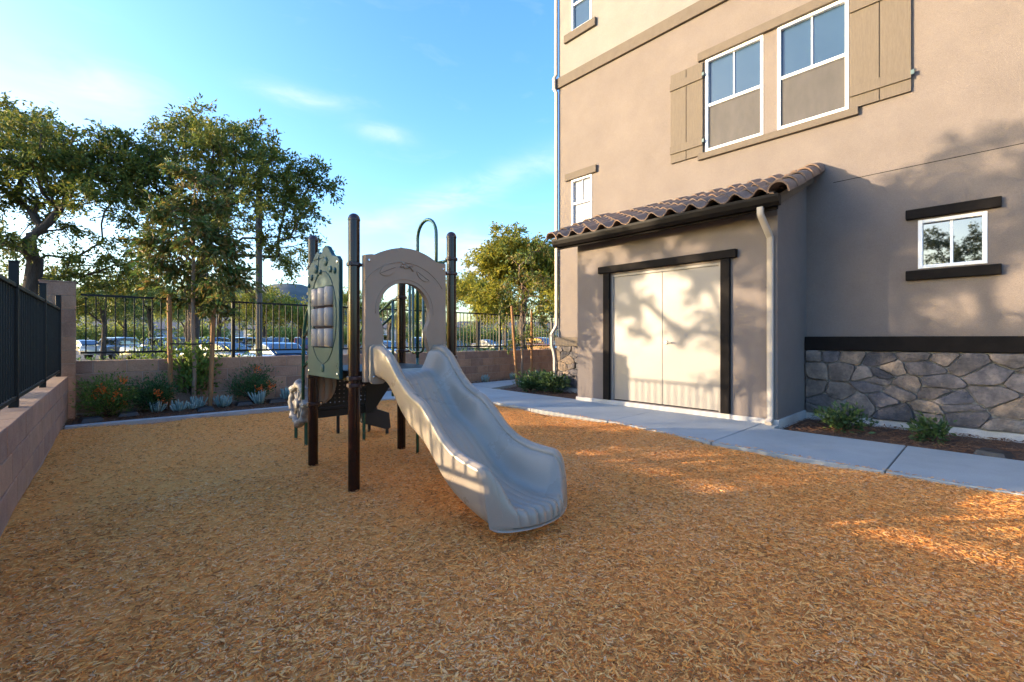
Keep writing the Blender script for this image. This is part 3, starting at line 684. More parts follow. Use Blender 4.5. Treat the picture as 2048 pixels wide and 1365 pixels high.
def fence(root, length, zfoot, zb, zt, zpost, posts, gap=.115, m='iron', start=.06, pk=.016):
    pm = MB().box((-pk / 2, -pk / 2, 0), (pk / 2, pk / 2, zt - zb)).mesh('picket', M[m])
    n = int((length - start) / gap)
    for i in range(n):
        y = start + i * gap
        if min(abs(y - p) for p in posts) < .035: continue
        piece('picket', pm, root, (0, y, zb))
    for z in (zb, zt):
        MB().box((-.02, 0, z - .016), (.02, length, z + .016)).build('rail', M[m], root, local=True, bevel=.003)
    for p in posts:
        q = MB().box((-.028, p - .028, zfoot), (.028, p + .028, zpost)).build('post', M[m], root, local=True, bevel=.004)
        MB().box((-.032, p - .032, zpost), (.032, p + .032, zpost + .012)).build('post_cap', M[m], q, local=True, bevel=.004)
ca, sa = math.cos(lang), math.sin(lang)
lf = empty('iron_fence', (lwx(LWY0) - .1 * ca, LWY0, 0), 'black iron picket fence standing on the left block wall', 'fence', 'iron fences', rz=lang)
fence(lf, 12.25, .60, .675, 1.572, 1.755, [10.31 + 1.95 * k for k in (-5, -4, -3, -2, -1, 0)] + [12.22], gap=.11)
bf = empty('iron_fence', (-.05, 9.67, 0), 'black iron picket fence standing on the back block wall', 'fence', 'iron fences', rz=-R_(90))
fence(bf, 11.5, .80, .925, 1.822, 1.95, [2.05, 4.25, 6.45, 8.65, 10.85], gap=.116)

# ------------------------------------------------------------------ play structure
ply = empty('play_structure', (1.96, 3.85, 0), 'brown posted play structure with grey slide and green game panel', 'playset')
PA, PB, PC, PD = (1.505, 3.375), (1.545, 4.345), (2.435, 4.30), (2.405, 3.36)
PR = .0435
def ring(b, c, z, r=.056, h=.030): b.lathe((c[0], c[1], z), [(PR, -h / 2), (r, -h / 2 + .004), (r, h / 2 - .004), (PR, h / 2)], 18)
for c in (PA, PB, PC, PD):
    b = MB(); b.lathe((c[0], c[1], -.3), [(PR, 0), (PR, 2.352)], 22); p = b.build('post', M['post'], ply, smooth=True, ang=40)
    cp = MB(); cp.lathe((c[0], c[1], 2.052), [(PR + .003, 0), (PR + .003, .012)] + [(PR * math.cos(a) + .001, .012 + PR * math.sin(a)) for a in np.linspace(.05, 1.5, 7)], 22)
    cp.build('post_cap', M['clamp'], p, smooth=True, ang=40)
def clamp(c, z, to=None, silver=False):
    b = MB(); ring(b, c, z)
    for a in (0.6, 3.74): b.box((c[0] + math.cos(a) * .060 - .012, c[1] + math.sin(a) * .060 - .012, z - .016), (c[0] + math.cos(a) * .060 + .012, c[1] + math.sin(a) * .060 + .012, z + .016))
    o = b.build('clamp', M['clamp'], ply, bevel=.003)
    if to:
        e = MB(); e.tube([(c[0], c[1], z), to], .013, 8); e.build('clamp_arm', M['clamp'], o, smooth=True, ang=40)
        v = Vector((to[0] - c[0], to[1] - c[1], 0)).normalized(); q = Vector((c[0], c[1], z)) + v * .063
        MB().lathe((q.x, q.y - .02, q.z), [(.009, -.006), (.009, .004)], 8, 'Y').build('bolt', M['bolt'], o)
clamp(PA, 1.715, (1.56, 3.335, 1.712)); clamp(PA, .79, (1.60, 3.37, .79)); clamp(PA, .845)
clamp(PB, 1.80, (1.535, 4.24, 1.80)); clamp(PB, 1.56); clamp(PB, .80, (1.62, 4.345, .80)); clamp(PB, .545, (1.63, 4.35, .545))
clamp(PD, 1.86, (2.45, 3.45, 1.87)); clamp(PD, 1.73, (2.30, 3.335, 1.73)); clamp(PD, .98); clamp(PC, 1.58, (2.44, 4.42, 1.58)); clamp(PC, 1.02, (2.455, 4.18, 1.02)); clamp(PC, .8)

# deck with drilled sheet sides
dk = MB(); dk.box((1.53, 3.39, .855), (2.41, 4.32, .892)); dk.box((1.56, 3.42, .80), (1.60, 4.29, .855)); dk.box((2.34, 3.42, .80), (2.38, 4.29, .855))
dk.build('deck', M['deck'], ply, bevel=.006)
def drilled(name, p0, pu, pv, nu, nv, parent, marg=.04, rad=.0052):
    """sheet from p0 spanning pu, pv with a grid of real round holes"""
    p0, pu, pv = Vector(p0), Vector(pu), Vector(pv); lu, lv = pu.length, pv.length
    cu = np.linspace(marg, lu - marg, nu); cv = np.linspace(marg, lv - marg, nv); holes = []
    for a in cu:
        for c in cv: holes.append([(a + rad * math.cos(t), c + rad * math.sin(t)) for t in np.linspace(0, 2 * math.pi, 6, endpoint=False)])
    un, vn = pu.normalized(), pv.normalized(); nn = un.cross(vn)
    b = MB(); b.plate([(0, 0), (lu, 0), (lu, lv), (0, lv)], .004, lambda a, c, t: tuple(p0 + un * a + vn * c + nn * t), holes)
    return b.build(name, M['deck'], parent)
drilled('riser_sheet', (1.60, 4.41, .49), (.52, 0, 0), (0, -.02, .36), 11, 8, ply)
st1 = MB(); st1.box((1.60, 4.42, .46), (2.12, 4.78, .488)); st1.box((1.60, 4.42, .388), (2.10, 4.45, .459)); st1.build('step', M['deck'], ply, bevel=.005)
sg = MB(); sg.plate([(2.08, .39), (2.16, .39), (2.42, .74), (2.42, .84), (2.08, .84)], .02, lambda a, c, t: (a, 4.385 + t, c)); sg.build('stringer', M['deck'], ply, bevel=.004)
sk = MB()
for y in (5.02, 5.38): sk.plate([(2.33, .39), (2.68, .25), (2.70, .07), (2.66, .05), (2.33, .17)], .03, lambda a, c, t: (a, y + t, c))
sk.box((2.34, 5.05, .30), (2.54, 5.38, .33)); sk.box((2.54, 5.05, .19), (2.68, 5.38, .22)); sk.build('transfer_step', M['deck'], ply, bevel=.004)
for x, y, z in ((2.27, 5.545, .40), (2.351, 5.005, .40), (2.66, 5.04, .10), (2.60, 5.387, .24), (1.778, 5.543, .5), (1.757, 5.153, .55)):
    MB().lathe((x, y, -.2), [(.019, 0), (.019, z + .2)], 12).build('leg', M['green_tube' if x < 1.8 or z > .3 and y < 5.1 else 'deck'], ply, smooth=True, ang=40)
# ribbed tan side piece below the game panel
rp = MB(); n = 24; vs = []
for z, k in ((.845, 1), (.70, 1), (.63, .92), (.58, .72), (.545, .45), (.52, .12)):
    vs += [(1.585 + .185 * k * i / n, 4.375 + .010 * math.cos(k * i / n * 5 * math.pi), z) for i in range(n + 1)]
rp.add(vs, [(r * (n + 1) + i, r * (n + 1) + i + 1, (r + 1) * (n + 1) + i + 1, (r + 1) * (n + 1) + i) for r in range(5) for i in range(n)])
o = rp.build('side_guard', M['beige_pl'], ply, smooth=True); md = o.modifiers.new('thick', 'SOLIDIFY'); md.thickness = .02

# slide -------------------------------------------------------------
def smooth_curve(xs, ys, t):                # monotone-ish Catmull via dense interp + smoothing
    d = np.linspace(0, 1, 400); v = np.interp(d, xs, ys); k = np.ones(19) / 19
    vp = np.concatenate([np.full(9, v[0]), v, np.full(9, v[-1])]); v = np.convolve(vp, k, 'valid'); return np.interp(t, d, v)
def slide_mesh():
    #        s     Y      bed    rim    centre  half   lipback under
    K = [(0.00, 3.300, .893, 1.062, 1.900, .312, 0.00, .055), (0.08, 3.150, .888, 1.058, 1.900, .306, 0.00, .055), (0.15, 3.030, .828, .998, 1.900, .300, 0.00, .055),
         (0.22, 2.910, .692, .868, 1.900, .296, 0.00, .055), (0.30, 2.780, .588, .768, 1.900, .294, 0.00, .055), (0.36, 2.690, .543, .728, 1.901, .294, 0.00, .055),
         (0.42, 2.600, .505, .698, 1.903, .295, 0.00, .055), (0.49, 2.490, .418, .612, 1.910, .297, 0.01, .055), (0.56, 2.380, .312, .508, 1.92, .301, 0.02, .055),
         (0.63, 2.265, .236, .440, 1.932, .307, 0.03, .060), (0.71, 2.130, .190, .405, 1.945, .316, 0.05, .065), (0.79, 2.010, .168, .392, 1.960, .330, 0.07, .075),
         (0.86, 1.925, .162, .382, 1.972, .342, 0.09, .080), (0.91, 1.875, .160, .335, 1.992, .352, 0.11, .095), (0.945, 1.840, .152, .240, 1.996, .353, 0.125, .092), (0.97, 1.822, .128, .165, 1.996, .350, 0.13, .075), (0.99, 1.815, .085, .095, 1.995, .340, 0.132, .036),
         (1.00, 1.822, .052, .054, 1.994, .334, 0.132, .006)]
    K = np.array(K); t = np.concatenate([np.linspace(0, .84, 64), np.linspace(.85, 1, 28)])
    C = [smooth_curve(K[:, 0], K[:, i], t) for i in range(1, 8)]
    rr = .034; nb = 96
    vs = []; fs = []; sec = None
    for s in range(len(t)):
        Y, bed, rim, xc, hw, lb, un = [c[s] for c in C]
        wi = hw - 2 * rr; wb = wi * .50; row = []
        for x in np.linspace(-wi, wi, nb):
            ax = abs(x); q = max(0.0, (ax - wb) / (wi - wb)); q = q * q * (3 - 2 * q) if q < 1 else 1
            q2 = q ** 1.35
            z = bed + (rim - bed) * q2 * .98
            amp = (.0032 + .0110 * max(0, (t[s] - .7) / .3) ** 1.6) * min(1, max(0, (wb * 1.5 - ax) / .05)) * min(1, t[s] / .04)
            z += amp * (abs(math.sin(x / wi * math.pi * 4.5)) ** .6 - .6)
            row.append((x, z))
        hr = rr * min(1, max(.25, (rim - bed) / .08))
        for a in np.linspace(math.pi, 0, 17)[1:]:
            dn = 1 - .13 * math.exp(-((a - .85) / .13) ** 2); row.append((hw - rr + rr * math.cos(a) * dn, rim + hr * math.sin(a) * dn))
        row += [(hw + .001, rim - .20 * (rim - bed)), (hw - .001, rim - .45 * (rim - bed)), (hw - .004, rim - .70 * (rim - bed)), (hw - .010, bed + .02 * (rim - bed)), (hw - .022, bed - un * .45), (hw - .045, bed - un * .8), (hw - .09, bed - un * .97)]
        base = row[:]; left = [(-x, z) for x, z in reversed(base[nb:])]
        full_ = left + base[:nb] + base[nb:]
        und = [(x, bed - un) for x in np.linspace(hw - .14, -(hw - .14), 7)]
        loop = base + und + left
        for x, z in loop:
            k = (x / .34) ** 2; lipf = max(0, (t[s] - .86) / .14) * min(1, max(0, (wi * .8 - abs(x)) / .05)) * min(1, max(0, (z - .04) / .03))
            vs.append((xc + x, Y + lb * k - .020 * lipf * (abs(math.sin(x / wi * math.pi * 4.5)) ** .6 - .6), max(z, .004)))
        sec = len(loop)
    for s in range(len(t) - 1):
        for i in range(sec): j = (i + 1) % sec; fs.append((s * sec + i, s * sec + j, (s + 1) * sec + j, (s + 1) * sec + i))
    e = (len(t) - 1) * sec; cvs = [vs[e + i] for i in range(sec)]
    # close both ends: bed column to underside column strips
    for e_ in (0, (len(t) - 1) * sec):
        fs.append(tuple(e_ + i for i in range(sec)))
    b = MB(); b.add(vs, fs); return b
slo = slide_mesh().build('slide', M['slide_pl'], ply, smooth=True, ang=60)
# mounting flanges either side of the slide mouth, and their bolts
for x0, x1, sgn in ((1.572, 1.70, 1), (2.212, 2.278, -1)):
    f = MB(); rad = .035; pts = []
    for cx_, cz_, a0 in ((x1 - rad, 1.10 - rad, 0), (x0 + rad, 1.10 - rad, 90), (x0 + rad, .80 + rad, 180), (x1 - rad, .80 + rad, 270)):
        for a in np.linspace(a0, a0 + 90, 5): pts.append((cx_ + rad * math.cos(R_(a)), cz_ + rad * math.sin(R_(a))))
    f.plate(pts, .030, lambda a, c, t: (a, 3.238 + t, c)); fl = f.build('flange', M['slide_pl'], slo, bevel=.006)
    for z in (1.00, .855): MB().lathe((x0 + .028 if sgn > 0 else x1 - .028, 3.236, z), [(.009, 0), (.009, -.005), (.004, -.008)], 10, 'Y').build('bolt', M['bolt'], slo)
# slide mouth sill
MB().box((1.62, 3.26, .865), (2.19, 3.41, .895)).build('mouth_sill', M['slide_pl'], slo, bevel=.01)

# arch panel --------------------------------------------------------
def arch_panel():
    out = [(1.548, .815), (1.548, 1.785)]
    out += [(1.60, 1.795), (1.635, 1.795)] + [(x, 1.797 + .083 * math.sin(math.pi * (x - 1.64) / .55) ** .8) for x in np.linspace(1.655, 2.175, 15)] + [(2.195, 1.795), (2.285, 1.795)]
    out += [(2.285, .815), (2.13, .815), (2.13, 1.02), (2.105, 1.10), (2.088, 1.16), (2.088, 1.21), (2.10, 1.255), (2.120, 1.30)]
    cx_, cz_, r = 1.893, 1.365, .232
    out += [(cx_ + r * math.cos(a), cz_ + r * math.sin(a)) for a in np.linspace(-.10, math.pi + .10, 28)]
    out += [(1.668, 1.30), (1.688, 1.255), (1.699, 1.21), (1.699, 1.16), (1.684, 1.10), (1.66, 1.02), (1.66, .815)]
    b = MB(); b.plate(out, .055, lambda a, c, t: (a, 3.275 + t, c)); return b
apn = arch_panel().build('arch_panel', M['beige_pl'], ply, bevel=.010, seg=3)
def arc(cx_, cz_, r, a0, a1, n=20, y=3.273): return [(cx_ + r * math.cos(R_(a)), y, cz_ + r * math.sin(R_(a))) for a in np.linspace(a0, a1, n)]
e = MB(); e.tube(arc(1.893, 1.335, .428, 34, 146), .0035, 6); e.build('moulded_line', M['beige_pl'], apn, smooth=True)
e = MB(); e.tube(arc(1.893, 1.365, .262, -5, 185), .003, 6); e.build('moulded_line', M['beige_pl'], apn, smooth=True)
def leaf_relief(cx_, cz_, l, w, ang, name='moulded_leaf', m='beige_pl'):
    pts = [(l * math.cos(t) * .5, w * math.sin(t) * abs(math.sin(t)) ** .4 * .5) for t in np.linspace(0, 2 * math.pi, 20, endpoint=False)]
    c, s = math.cos(ang), math.sin(ang); pts = [(cx_ + a * c - d * s, cz_ + a * s + d * c) for a, d in pts]
    b = MB(); b.plate(pts, .008, lambda a, d, t: (a, 3.276 - t, d)); o = b.build(name, M[m], apn, bevel=.003)
    v = MB(); v.tube([(cx_ - c * l * .45, 3.267, cz_ - s * l * .45), (cx_ + c * l * .45, 3.267, cz_ + s * l * .45)], .0022, 5); v.build('vein', M['trim_tan'], o)
leaf_relief(1.735, 1.685, .150, .085, .42); leaf_relief(2.055, 1.665, .140, .068, -.52)
sp_ = MB()
for (a, c) in [((1.845, 1.722), (1.885, 1.745)), ((1.885, 1.745), (1.93, 1.725)), ((1.87, 1.76), (1.90, 1.715)), ((1.90, 1.72), (1.955, 1.745)), ((1.93, 1.735), (1.96, 1.70)), ((1.855, 1.765), (1.875, 1.738))]:
    sp_.tube([(a[0], 3.270, a[1]), (c[0], 3.270, c[1])], .0075, 6)
sp_.lathe((1.885, 3.272, 1.728), [(.016, 0), (.014, -.006), (.006, -.009)], 12, 'Y'); sp_.build('moulded_insect', M['beige_pl'], apn, smooth=True)
for x, z in ((1.578, 1.745), (2.258, 1.745)): MB().lathe((x, 3.274, z), [(.011, 0), (.011, -.005), (.005, -.008)], 10, 'Y').build('bolt', M['bolt'], apn)

# game panel --------------------------------------------------------
def yz(a, c, t): return (1.488 - t, a, c)
GX = 1.488
go = [(4.225, .822), (4.225, 1.735), (4.205, 1.775), (4.15, 1.80), (4.09, 1.83), (4.05, 1.875), (4.01, 1.893), (3.965, 1.885), (3.93, 1.862), (3.90, 1.872), (3.865, 1.905), (3.815, 1.922), (3.76, 1.905), (3.72, 1.865), (3.68, 1.83), (3.63, 1.81), (3.575, 1.805), (3.535, 1.77), (3.535, .822)]
hole = [(4.085, 1.075), (4.085, 1.575), (3.655, 1.575), (3.655, 1.075)]
gb = MB(); gb.plate(go, .034, yz, [hole]); gp = gb.build('game_panel', M['green_pl'], ply, bevel=.008, seg=3)
def lobe(t): return (3.87 + .285 * math.cos(t), 1.325 + .385 * math.sin(t))
e = MB(); e.tube([(GX - .036, *lobe(t)) for t in np.linspace(0, 2 * math.pi, 48, endpoint=False)], .0035, 6, closed=True); e.build('moulded_line', M['green_pl'], gp, smooth=True)
e = MB(); e.tube([(GX - .036, 4.16, 1.46), (GX - .036, 4.08, 1.60), (GX - .036, 3.98, 1.70), (GX - .036, 3.95, 1.86)], .003, 6); e.build('moulded_line', M['green_pl'], gp, smooth=True)
for a, c, r in ((4.02, 1.745, .040), (3.80, 1.785, .040), (4.115, 1.68, .027), (3.915, 1.71, .022), (3.70, 1.71, .030), (3.615, 1.69, .026), (4.18, 1.615, .022), (3.87, .90, .036)):
    MB().lathe((GX - .032, a, c), [(r, 0), (r * .92, -.008), (r * .6, -.014), (r * .2, -.016)], 16, 'X').build('moulded_dome', M['green_pl'], gp, smooth=True)
for a, c in ((3.565, .865), (4.19, .865), (3.565, 1.755), (4.195, 1.70)): MB().lathe((GX - .034, a, c), [(.012, 0), (.012, -.005), (.006, -.008)], 10, 'X').build('bolt', M['bolt'], gp)
mk = MB()
for k, (l, o_) in enumerate(((.075, 0), (.06, .01), (.08, 0))): mk.box((GX - .037, 3.565 + o_, .945 - k * .018), (GX - .033, 3.565 + o_ + l, .954 - k * .018))
mk.build('maker_mark', M['green_pl'], gp)
for r in range(3):
    zc = 1.495 - r * .170
    bar = MB(); bar.tube([(GX - .016, 3.65, zc - .082), (GX - .016, 4.09, zc - .082)], .007, 8); bar.tube([(GX - .016, 3.65, zc + .082), (GX - .016, 4.09, zc + .082)], .007, 8); bar.build('roller_rail', M['clamp'], gp)
    for k in range(3):
        yc = 3.728 + k * .142
        q = MB(); q.lathe((GX - .017, yc, zc), [(.02, -.075), (.050, -.075), (.056, -.069), (.056, .069), (.050, .075), (.02, .075)], 20)
        ro = q.build('roller', M['roller_pl'], gp, smooth=True, ang=50)
        if (r + k) % 2: e = MB(); e.tube([(GX - .0735, yc + .022 * math.cos(t), zc + .030 * math.sin(t)) for t in np.linspace(0, 5.2, 14)], .0016, 5); e.build('moulded_ring', M['roller_pl'], ro)
        else: e = MB(); e.tube([(GX - .071, yc - .018, zc - .03), (GX - .0715, yc + .018, zc + .03)], .0016, 5); e.tube([(GX - .071, yc + .018, zc - .03), (GX - .0715, yc - .018, zc + .03)], .0016, 5); e.build('moulded_cross', M['roller_pl'], ro)

# green tube climber with the tall loop, and stair handrails
def round_path(pts, rad=.05, n=5):
    pts = [Vector(p) for p in pts]; out = [pts[0]]
    for i in range(1, len(pts) - 1):
        a, p, c = pts[i - 1], pts[i], pts[i + 1]; d1 = (a - p); d2 = (c - p); r = min(rad, d1.length * .45, d2.length * .45)
        s, e_ = p + d1.normalized() * r, p + d2.normalized() * r
        for t in np.linspace(0, 1, n): out.append(s * (1 - t) ** 2 + p * 2 * t * (1 - t) + e_ * t * t)
    out.append(pts[-1]); return out
cl = MB(); X = 2.455; r_ = .0165; ytop = [(X, 3.845 + .167 * math.cos(t), 2.15 + .166 * math.sin(t)) for t in np.linspace(0, math.pi, 15)]
cl.tube(round_path([(X, 4.012, .95)] + [(X, 4.012, 2.10)], .02) + ytop + [(X, 3.678, 2.10), (X, 3.678, .95)], r_, 12); cl.build('climber_loop', M['green_tube'], ply, smooth=True)
c2 = MB(); c2.tube(round_path([(X, 3.42, 1.87), (X, 3.66, 1.87)], .02), .014, 10); c2.tube(round_path([(X, 3.56, 1.87), (X, 3.56, 1.03), (X, 3.66, 1.03)], .04), .014, 10)
c2.build('climber_bar', M['green_tube'], ply, smooth=True)
for y in (3.905, 4.10, 4.165): c3 = MB(); c3.tube(round_path([(X, y, 1.95), (X, y, 1.02), (X - .0, 3.99 if y > 4.05 else 4.1, 1.00)], .05), .014, 10); c3.build('climber_bar', M['green_tube'], ply, smooth=True)
for z in (.35, .62): c4 = MB(); c4.tube([(X, 4.012, z), (X + .08, 3.845, z), (X, 3.678, z)], .014, 10); c4.build('rung', M['green_tube'], ply, smooth=True)
for y in (3.678, 4.012): c5 = MB(); c5.tube([(X, y, .97), (X, y, -.1)], r_, 12); c5.build('climber_leg', M['green_tube'], ply, smooth=True)
X = 2.445; y_b = 4.35
h = MB(); h.tube(round_path([(X, y_b, 1.57), (X, 4.50, 1.57), (X, 5.35, 1.22), (X, 5.50, .98), (X, 5.50, .55)], .10), .0165, 12); h.build('handrail', M['green_tube'], ply, smooth=True)
h = MB(); h.tube([(X, 4.50, 1.555), (X, 4.50, .52)], .0145, 10); h.tube([(X, 4.50, 1.40), (X, 5.42, 1.02)], .0145, 10); h.tube([(X, 4.50, .98), (X, 5.48, .60)], .0145, 10)
h.build('handrail_bar', M['green_tube'], ply, smooth=True)
X = 1.56
h = MB(); h.tube(round_path([(X, 4.35, 1.55), (X, 4.58, 1.36), (X, 4.64, 1.20), (X, 4.66, .55)], .08), .0165, 12); h.build('handrail', M['green_tube'], ply, smooth=True)
h = MB(); h.tube(round_path([(X, 4.36, 1.30), (X, 4.63, 1.16)], .02), .0145, 10); h.tube([(X, 4.36, 1.00), (X, 4.65, .86)], .0145, 10); h.build('handrail_bar', M['green_tube'], ply, smooth=True)
# play wheel on the stair side
def wheel():
    b = MB(); yc, zc, xw = 5.26, .43, 1.72; n = 64; k = 10; vs = []; fs = []
    for i in range(n):
        t = 2 * math.pi * i / n; lob = max(0, math.cos(8 * t)) ** 3; R0 = .200 + .022 * lob; rw = .034 + .014 * lob
        for j in range(k):
            a = 2 * math.pi * j / k; rr = R0 + rw * math.cos(a) + .004 * math.sin(17 * t + 3 * a); vs.append((xw + (.045 + .012 * lob) * math.sin(a) + .004 * math.cos(13 * t), yc + rr * math.cos(t), zc + rr * math.sin(t)))
    for i in range(n):
        for j in range(k): fs.append((i * k + j, i * k + (j + 1) % k, ((i + 1) % n) * k + (j + 1) % k, ((i + 1) % n) * k + j))
    b.add(vs, fs)
    b.lathe((xw - .05, yc, zc), [(.03, 0), (.06, .01), (.065, .05), (.06, .09), (.03, .10)], 16, 'X')
    for q in range(4):
        t = math.pi * q / 4; b.tube([(xw, yc - .16 * math.cos(t), zc - .16 * math.sin(t)), (xw, yc + .16 * math.cos(t), zc + .16 * math.sin(t))], .022, 8)
    return b
wheel().build('play_wheel', M['wheel_pl'], ply, smooth=True)
MB().box((1.72, 5.12, .40), (1.77, 5.56, .46)).build('wheel_bracket', M['deck'], ply, bevel=.004)

# ------------------------------------------------------------------ vegetation
def leaf_cloud(centres, dirs, L, W, rng, droop=.3, fold=.25):
    """one rhombic, slightly folded leaf (4 triangles) per centre; returns verts, faces arrays"""
    n = len(centres); L = L * rng.uniform(.6, 1.25, n)[:, None]; W = W * rng.uniform(.7, 1.2, n)[:, None]
    d = dirs + rng.normal(0, .55, (n, 3)); d[:, 2] -= droop; d /= np.linalg.norm(d, axis=1)[:, None] + 1e-9
    u = rng.normal(0, 1, (n, 3)); u[:, 2] += 1.2; w = np.cross(d, u); w /= np.linalg.norm(w, axis=1)[:, None] + 1e-9; nn = np.cross(w, d)
    p0 = centres; p2 = centres + d * L; pm = centres + d * L * .45
    p1 = pm + w * W * .5 + nn * W * fold; p3 = pm - w * W * .5 + nn * W * fold
    v = np.stack([p0, p1, p2, p3], 1).reshape(-1, 3); i = np.arange(n) * 4
    f = np.concatenate([np.stack([i, i + 1, i + 2], -1), np.stack([i, i + 2, i + 3], -1)]); return v, f
def np_mesh(name, v, f, m, smooth=False):
    me = bpy.data.meshes.new(name); v = np.asarray(v, np.float32); f = np.asarray(f, np.int32)
    me.vertices.add(len(v)); me.vertices.foreach_set('co', v.ravel()); me.loops.add(f.size); me.loops.foreach_set('vertex_index', f.ravel())
    me.polygons.add(len(f)); me.polygons.foreach_set('loop_start', np.arange(len(f)) * f.shape[1]); 
    me.update(calc_edges=True); me.materials.append(m); return me

def skeleton(trunk, attract, rng, step=.45, wob=.12, pen=.25):
    nodes = [np.array(p, float) for p in trunk]; par = [-1] + list(range(len(trunk) - 1)); plen = [0.0]
    for i in range(1, len(nodes)): plen.append(plen[-1] + np.linalg.norm(nodes[i] - nodes[i - 1]))
    top = nodes[-1]; order = np.argsort(np.linalg.norm(attract - top, axis=1)); tips = []
    k0 = max(1, len(trunk) // 2)
    for a in order:
        p = attract[a]; A = np.array(nodes[k0:]); dist = np.linalg.norm(A - p, axis=1); cost = dist + pen * np.array(plen[k0:])
        cost = cost + np.maximum(0, A[:, 2] - p[2]) * .8
        j = int(np.argmin(cost)) + k0; q = nodes[j]; d = p - q; n = max(1, int(np.linalg.norm(d) / step)); last = j; off = rng.normal(0, wob, 3)
        for s in range(1, n + 1):
            t = s / n; pt = q + d * t + off * math.sin(math.pi * t) * min(1.5, np.linalg.norm(d)) + np.array([0, 0, .10 * math.sin(math.pi * t) * np.linalg.norm(d)])
            nodes.append(pt); par.append(last); plen.append(plen[last] + np.linalg.norm(pt - nodes[last])); last = len(nodes) - 1
        tips.append(last)
    return np.array(nodes), par, tips
def limb_mesh(name, nodes, par, r_tip, r_base, m, nseg=7, minr=0):
    n = len(nodes); cnt = np.zeros(n); kids = [[] for _ in range(n)]
    for i, p in enumerate(par):
        if p >= 0: kids[p].append(i)
    for i in range(n - 1, -1, -1):
        if not kids[i]: cnt[i] = 1
        if par[i] >= 0: cnt[par[i]] += cnt[i]
    ex_ = math.log(r_base / r_tip) / math.log(max(2, cnt[0])); rad = r_tip * cnt ** ex_
    rad[0] *= 1.25
    b = MB(); seen = set()
    # walk chains: follow the thickest child
    stack = [0]
    while stack:
        s = stack.pop(); chain = [par[s], s] if par[s] >= 0 else [s]; c = s
        while kids[c]:
            ks = sorted(kids[c], key=lambda q: -cnt[q]); stack += ks[1:]; c = ks[0]; chain.append(c)
        if len(chain) > 1:
            rr = [rad[i] for i in chain]
            if par[s] >= 0: rr[0] = min(rr[0], rr[1] * 1.15)
            if max(rr) < minr: continue
            k = nseg if max(rr) > .03 else 4
            b.tube([nodes[i] for i in chain], 1, k, radii=rr)
    return b
def lobes_pts(lobes, dens, rng, flat=.62, shell=.35):
    out = []
    for (c, r) in lobes:
        n = max(3, int(dens * r ** 2.2)); v = rng.normal(0, 1, (n, 3)); v /= np.linalg.norm(v, axis=1)[:, None]; q = (shell + (1 - shell) * rng.random(n)) [:, None]
        out.append(np.array(c) + v * q * r * np.array([1, 1, flat]))
    return np.concatenate(out)
def tree(name, base, trunk, lobes, label, cat='tree', group=None, dens=9, leaves=70, L=.12, W=.05, spread=.38, lm='leaf_big', bm_='bark', r_tip=.008, r_base=.2, seed=1, flat=.6, droop=.3, zs=.45, wob=.12, step=.45, pen=.25, minr=0, twigs=3):
    rng = np.random.default_rng(seed); root = empty(name, tuple(base), label, cat, group); base = np.array(base, float)
    att = lobes_pts(lobes, dens, rng, flat)
    nodes, par, tips = skeleton([np.array(p) for p in trunk], att, rng, step, wob, pen)
    limb_mesh('trunk', nodes, par, r_tip, r_base, M[bm_], minr=minr).build('trunk', M[bm_], root, smooth=True)
    src = np.array(tips); prev = np.array([par[t_] for t_ in tips]); cen = []; dr = []
    axis = nodes[src] - nodes[prev]; axis /= np.linalg.norm(axis, axis=1)[:, None] + 1e-9
    for k in range(len(src)):
        for q in range(twigs):
            d = axis[k] * .7 + rng.normal(0, .75, 3) * np.array([1, 1, zs + .25]); d /= np.linalg.norm(d) + 1e-9
            n = max(4, int(leaves / twigs * rng.uniform(.5, 1.5))); ln = spread * rng.uniform(1.0, 2.4); u = rng.random(n)[:, None]
            p = nodes[src[k]] + d * ln * (u - .15) + np.array([0, 0, -.25 * ln]) * u ** 2 + rng.normal(0, spread * .22, (n, 3)); cen.append(p); dr.append(np.repeat(d[None] * .9, n, 0))
    cen = np.concatenate(cen); dr = np.concatenate(dr); v, f = leaf_cloud(cen, dr, L, W, rng, droop)
    me = np_mesh('crown', v - base, f, M[lm]); o = bpy.data.objects.new('crown', me); COL.objects.link(o); o.parent = root
    return root
def lb(px, py, d, r): return (P3(px, py, d), r)

# the two spreading trees beyond the corner
bA = P2(45, 15.5); bA3 = (bA[0], bA[1], -.45)
tree('spreading_tree', bA3, [bA3, (*P2(46, 15.5), 1.2), P3(66, 560, 15.5), P3(70, 520, 15.6), P3(60, 470, 15.6)],
     [lb(-90, 330, 15, 1.7), lb(20, 270, 16.5, 1.3), lb(60, 300, 14.5, 1.3), lb(120, 300, 16, 1.2), lb(190, 315, 15.5, 1.2), lb(250, 340, 16.5, .9), lb(60, 400, 16.5, 1.1), lb(150, 390, 14.5, .8),
      lb(-100, 470, 15, 1.6), lb(20, 480, 14.2, .8), lb(150, 540, 15.5, .8), lb(80, 545, 17, .9), lb(220, 505, 16, .8), lb(-170, 390, 16, 1.6), lb(200, 560, 17.5, .8), lb(100, 350, 15, 1.1), lb(170, 350, 17, 1.2), lb(240, 400, 15.5, .8), lb(0, 350, 16, 1.4), lb(60, 260, 17, 1.0), lb(130, 470, 17, .6), lb(250, 560, 16.5, .8), lb(235, 300, 16.5, 1.0), lb(275, 350, 16, .9), lb(290, 310, 17, .7)],
     'wide dark tree with a crooked trunk behind the left iron fence', 'tree', 'spreading trees beyond the walls', dens=25, leaves=60, L=.155, W=.068, spread=.28, r_tip=.010, r_base=.24, seed=11, zs=.6, flat=.9, twigs=4)
bB = P2(385, 17); bB3 = (bB[0], bB[1], -.45)
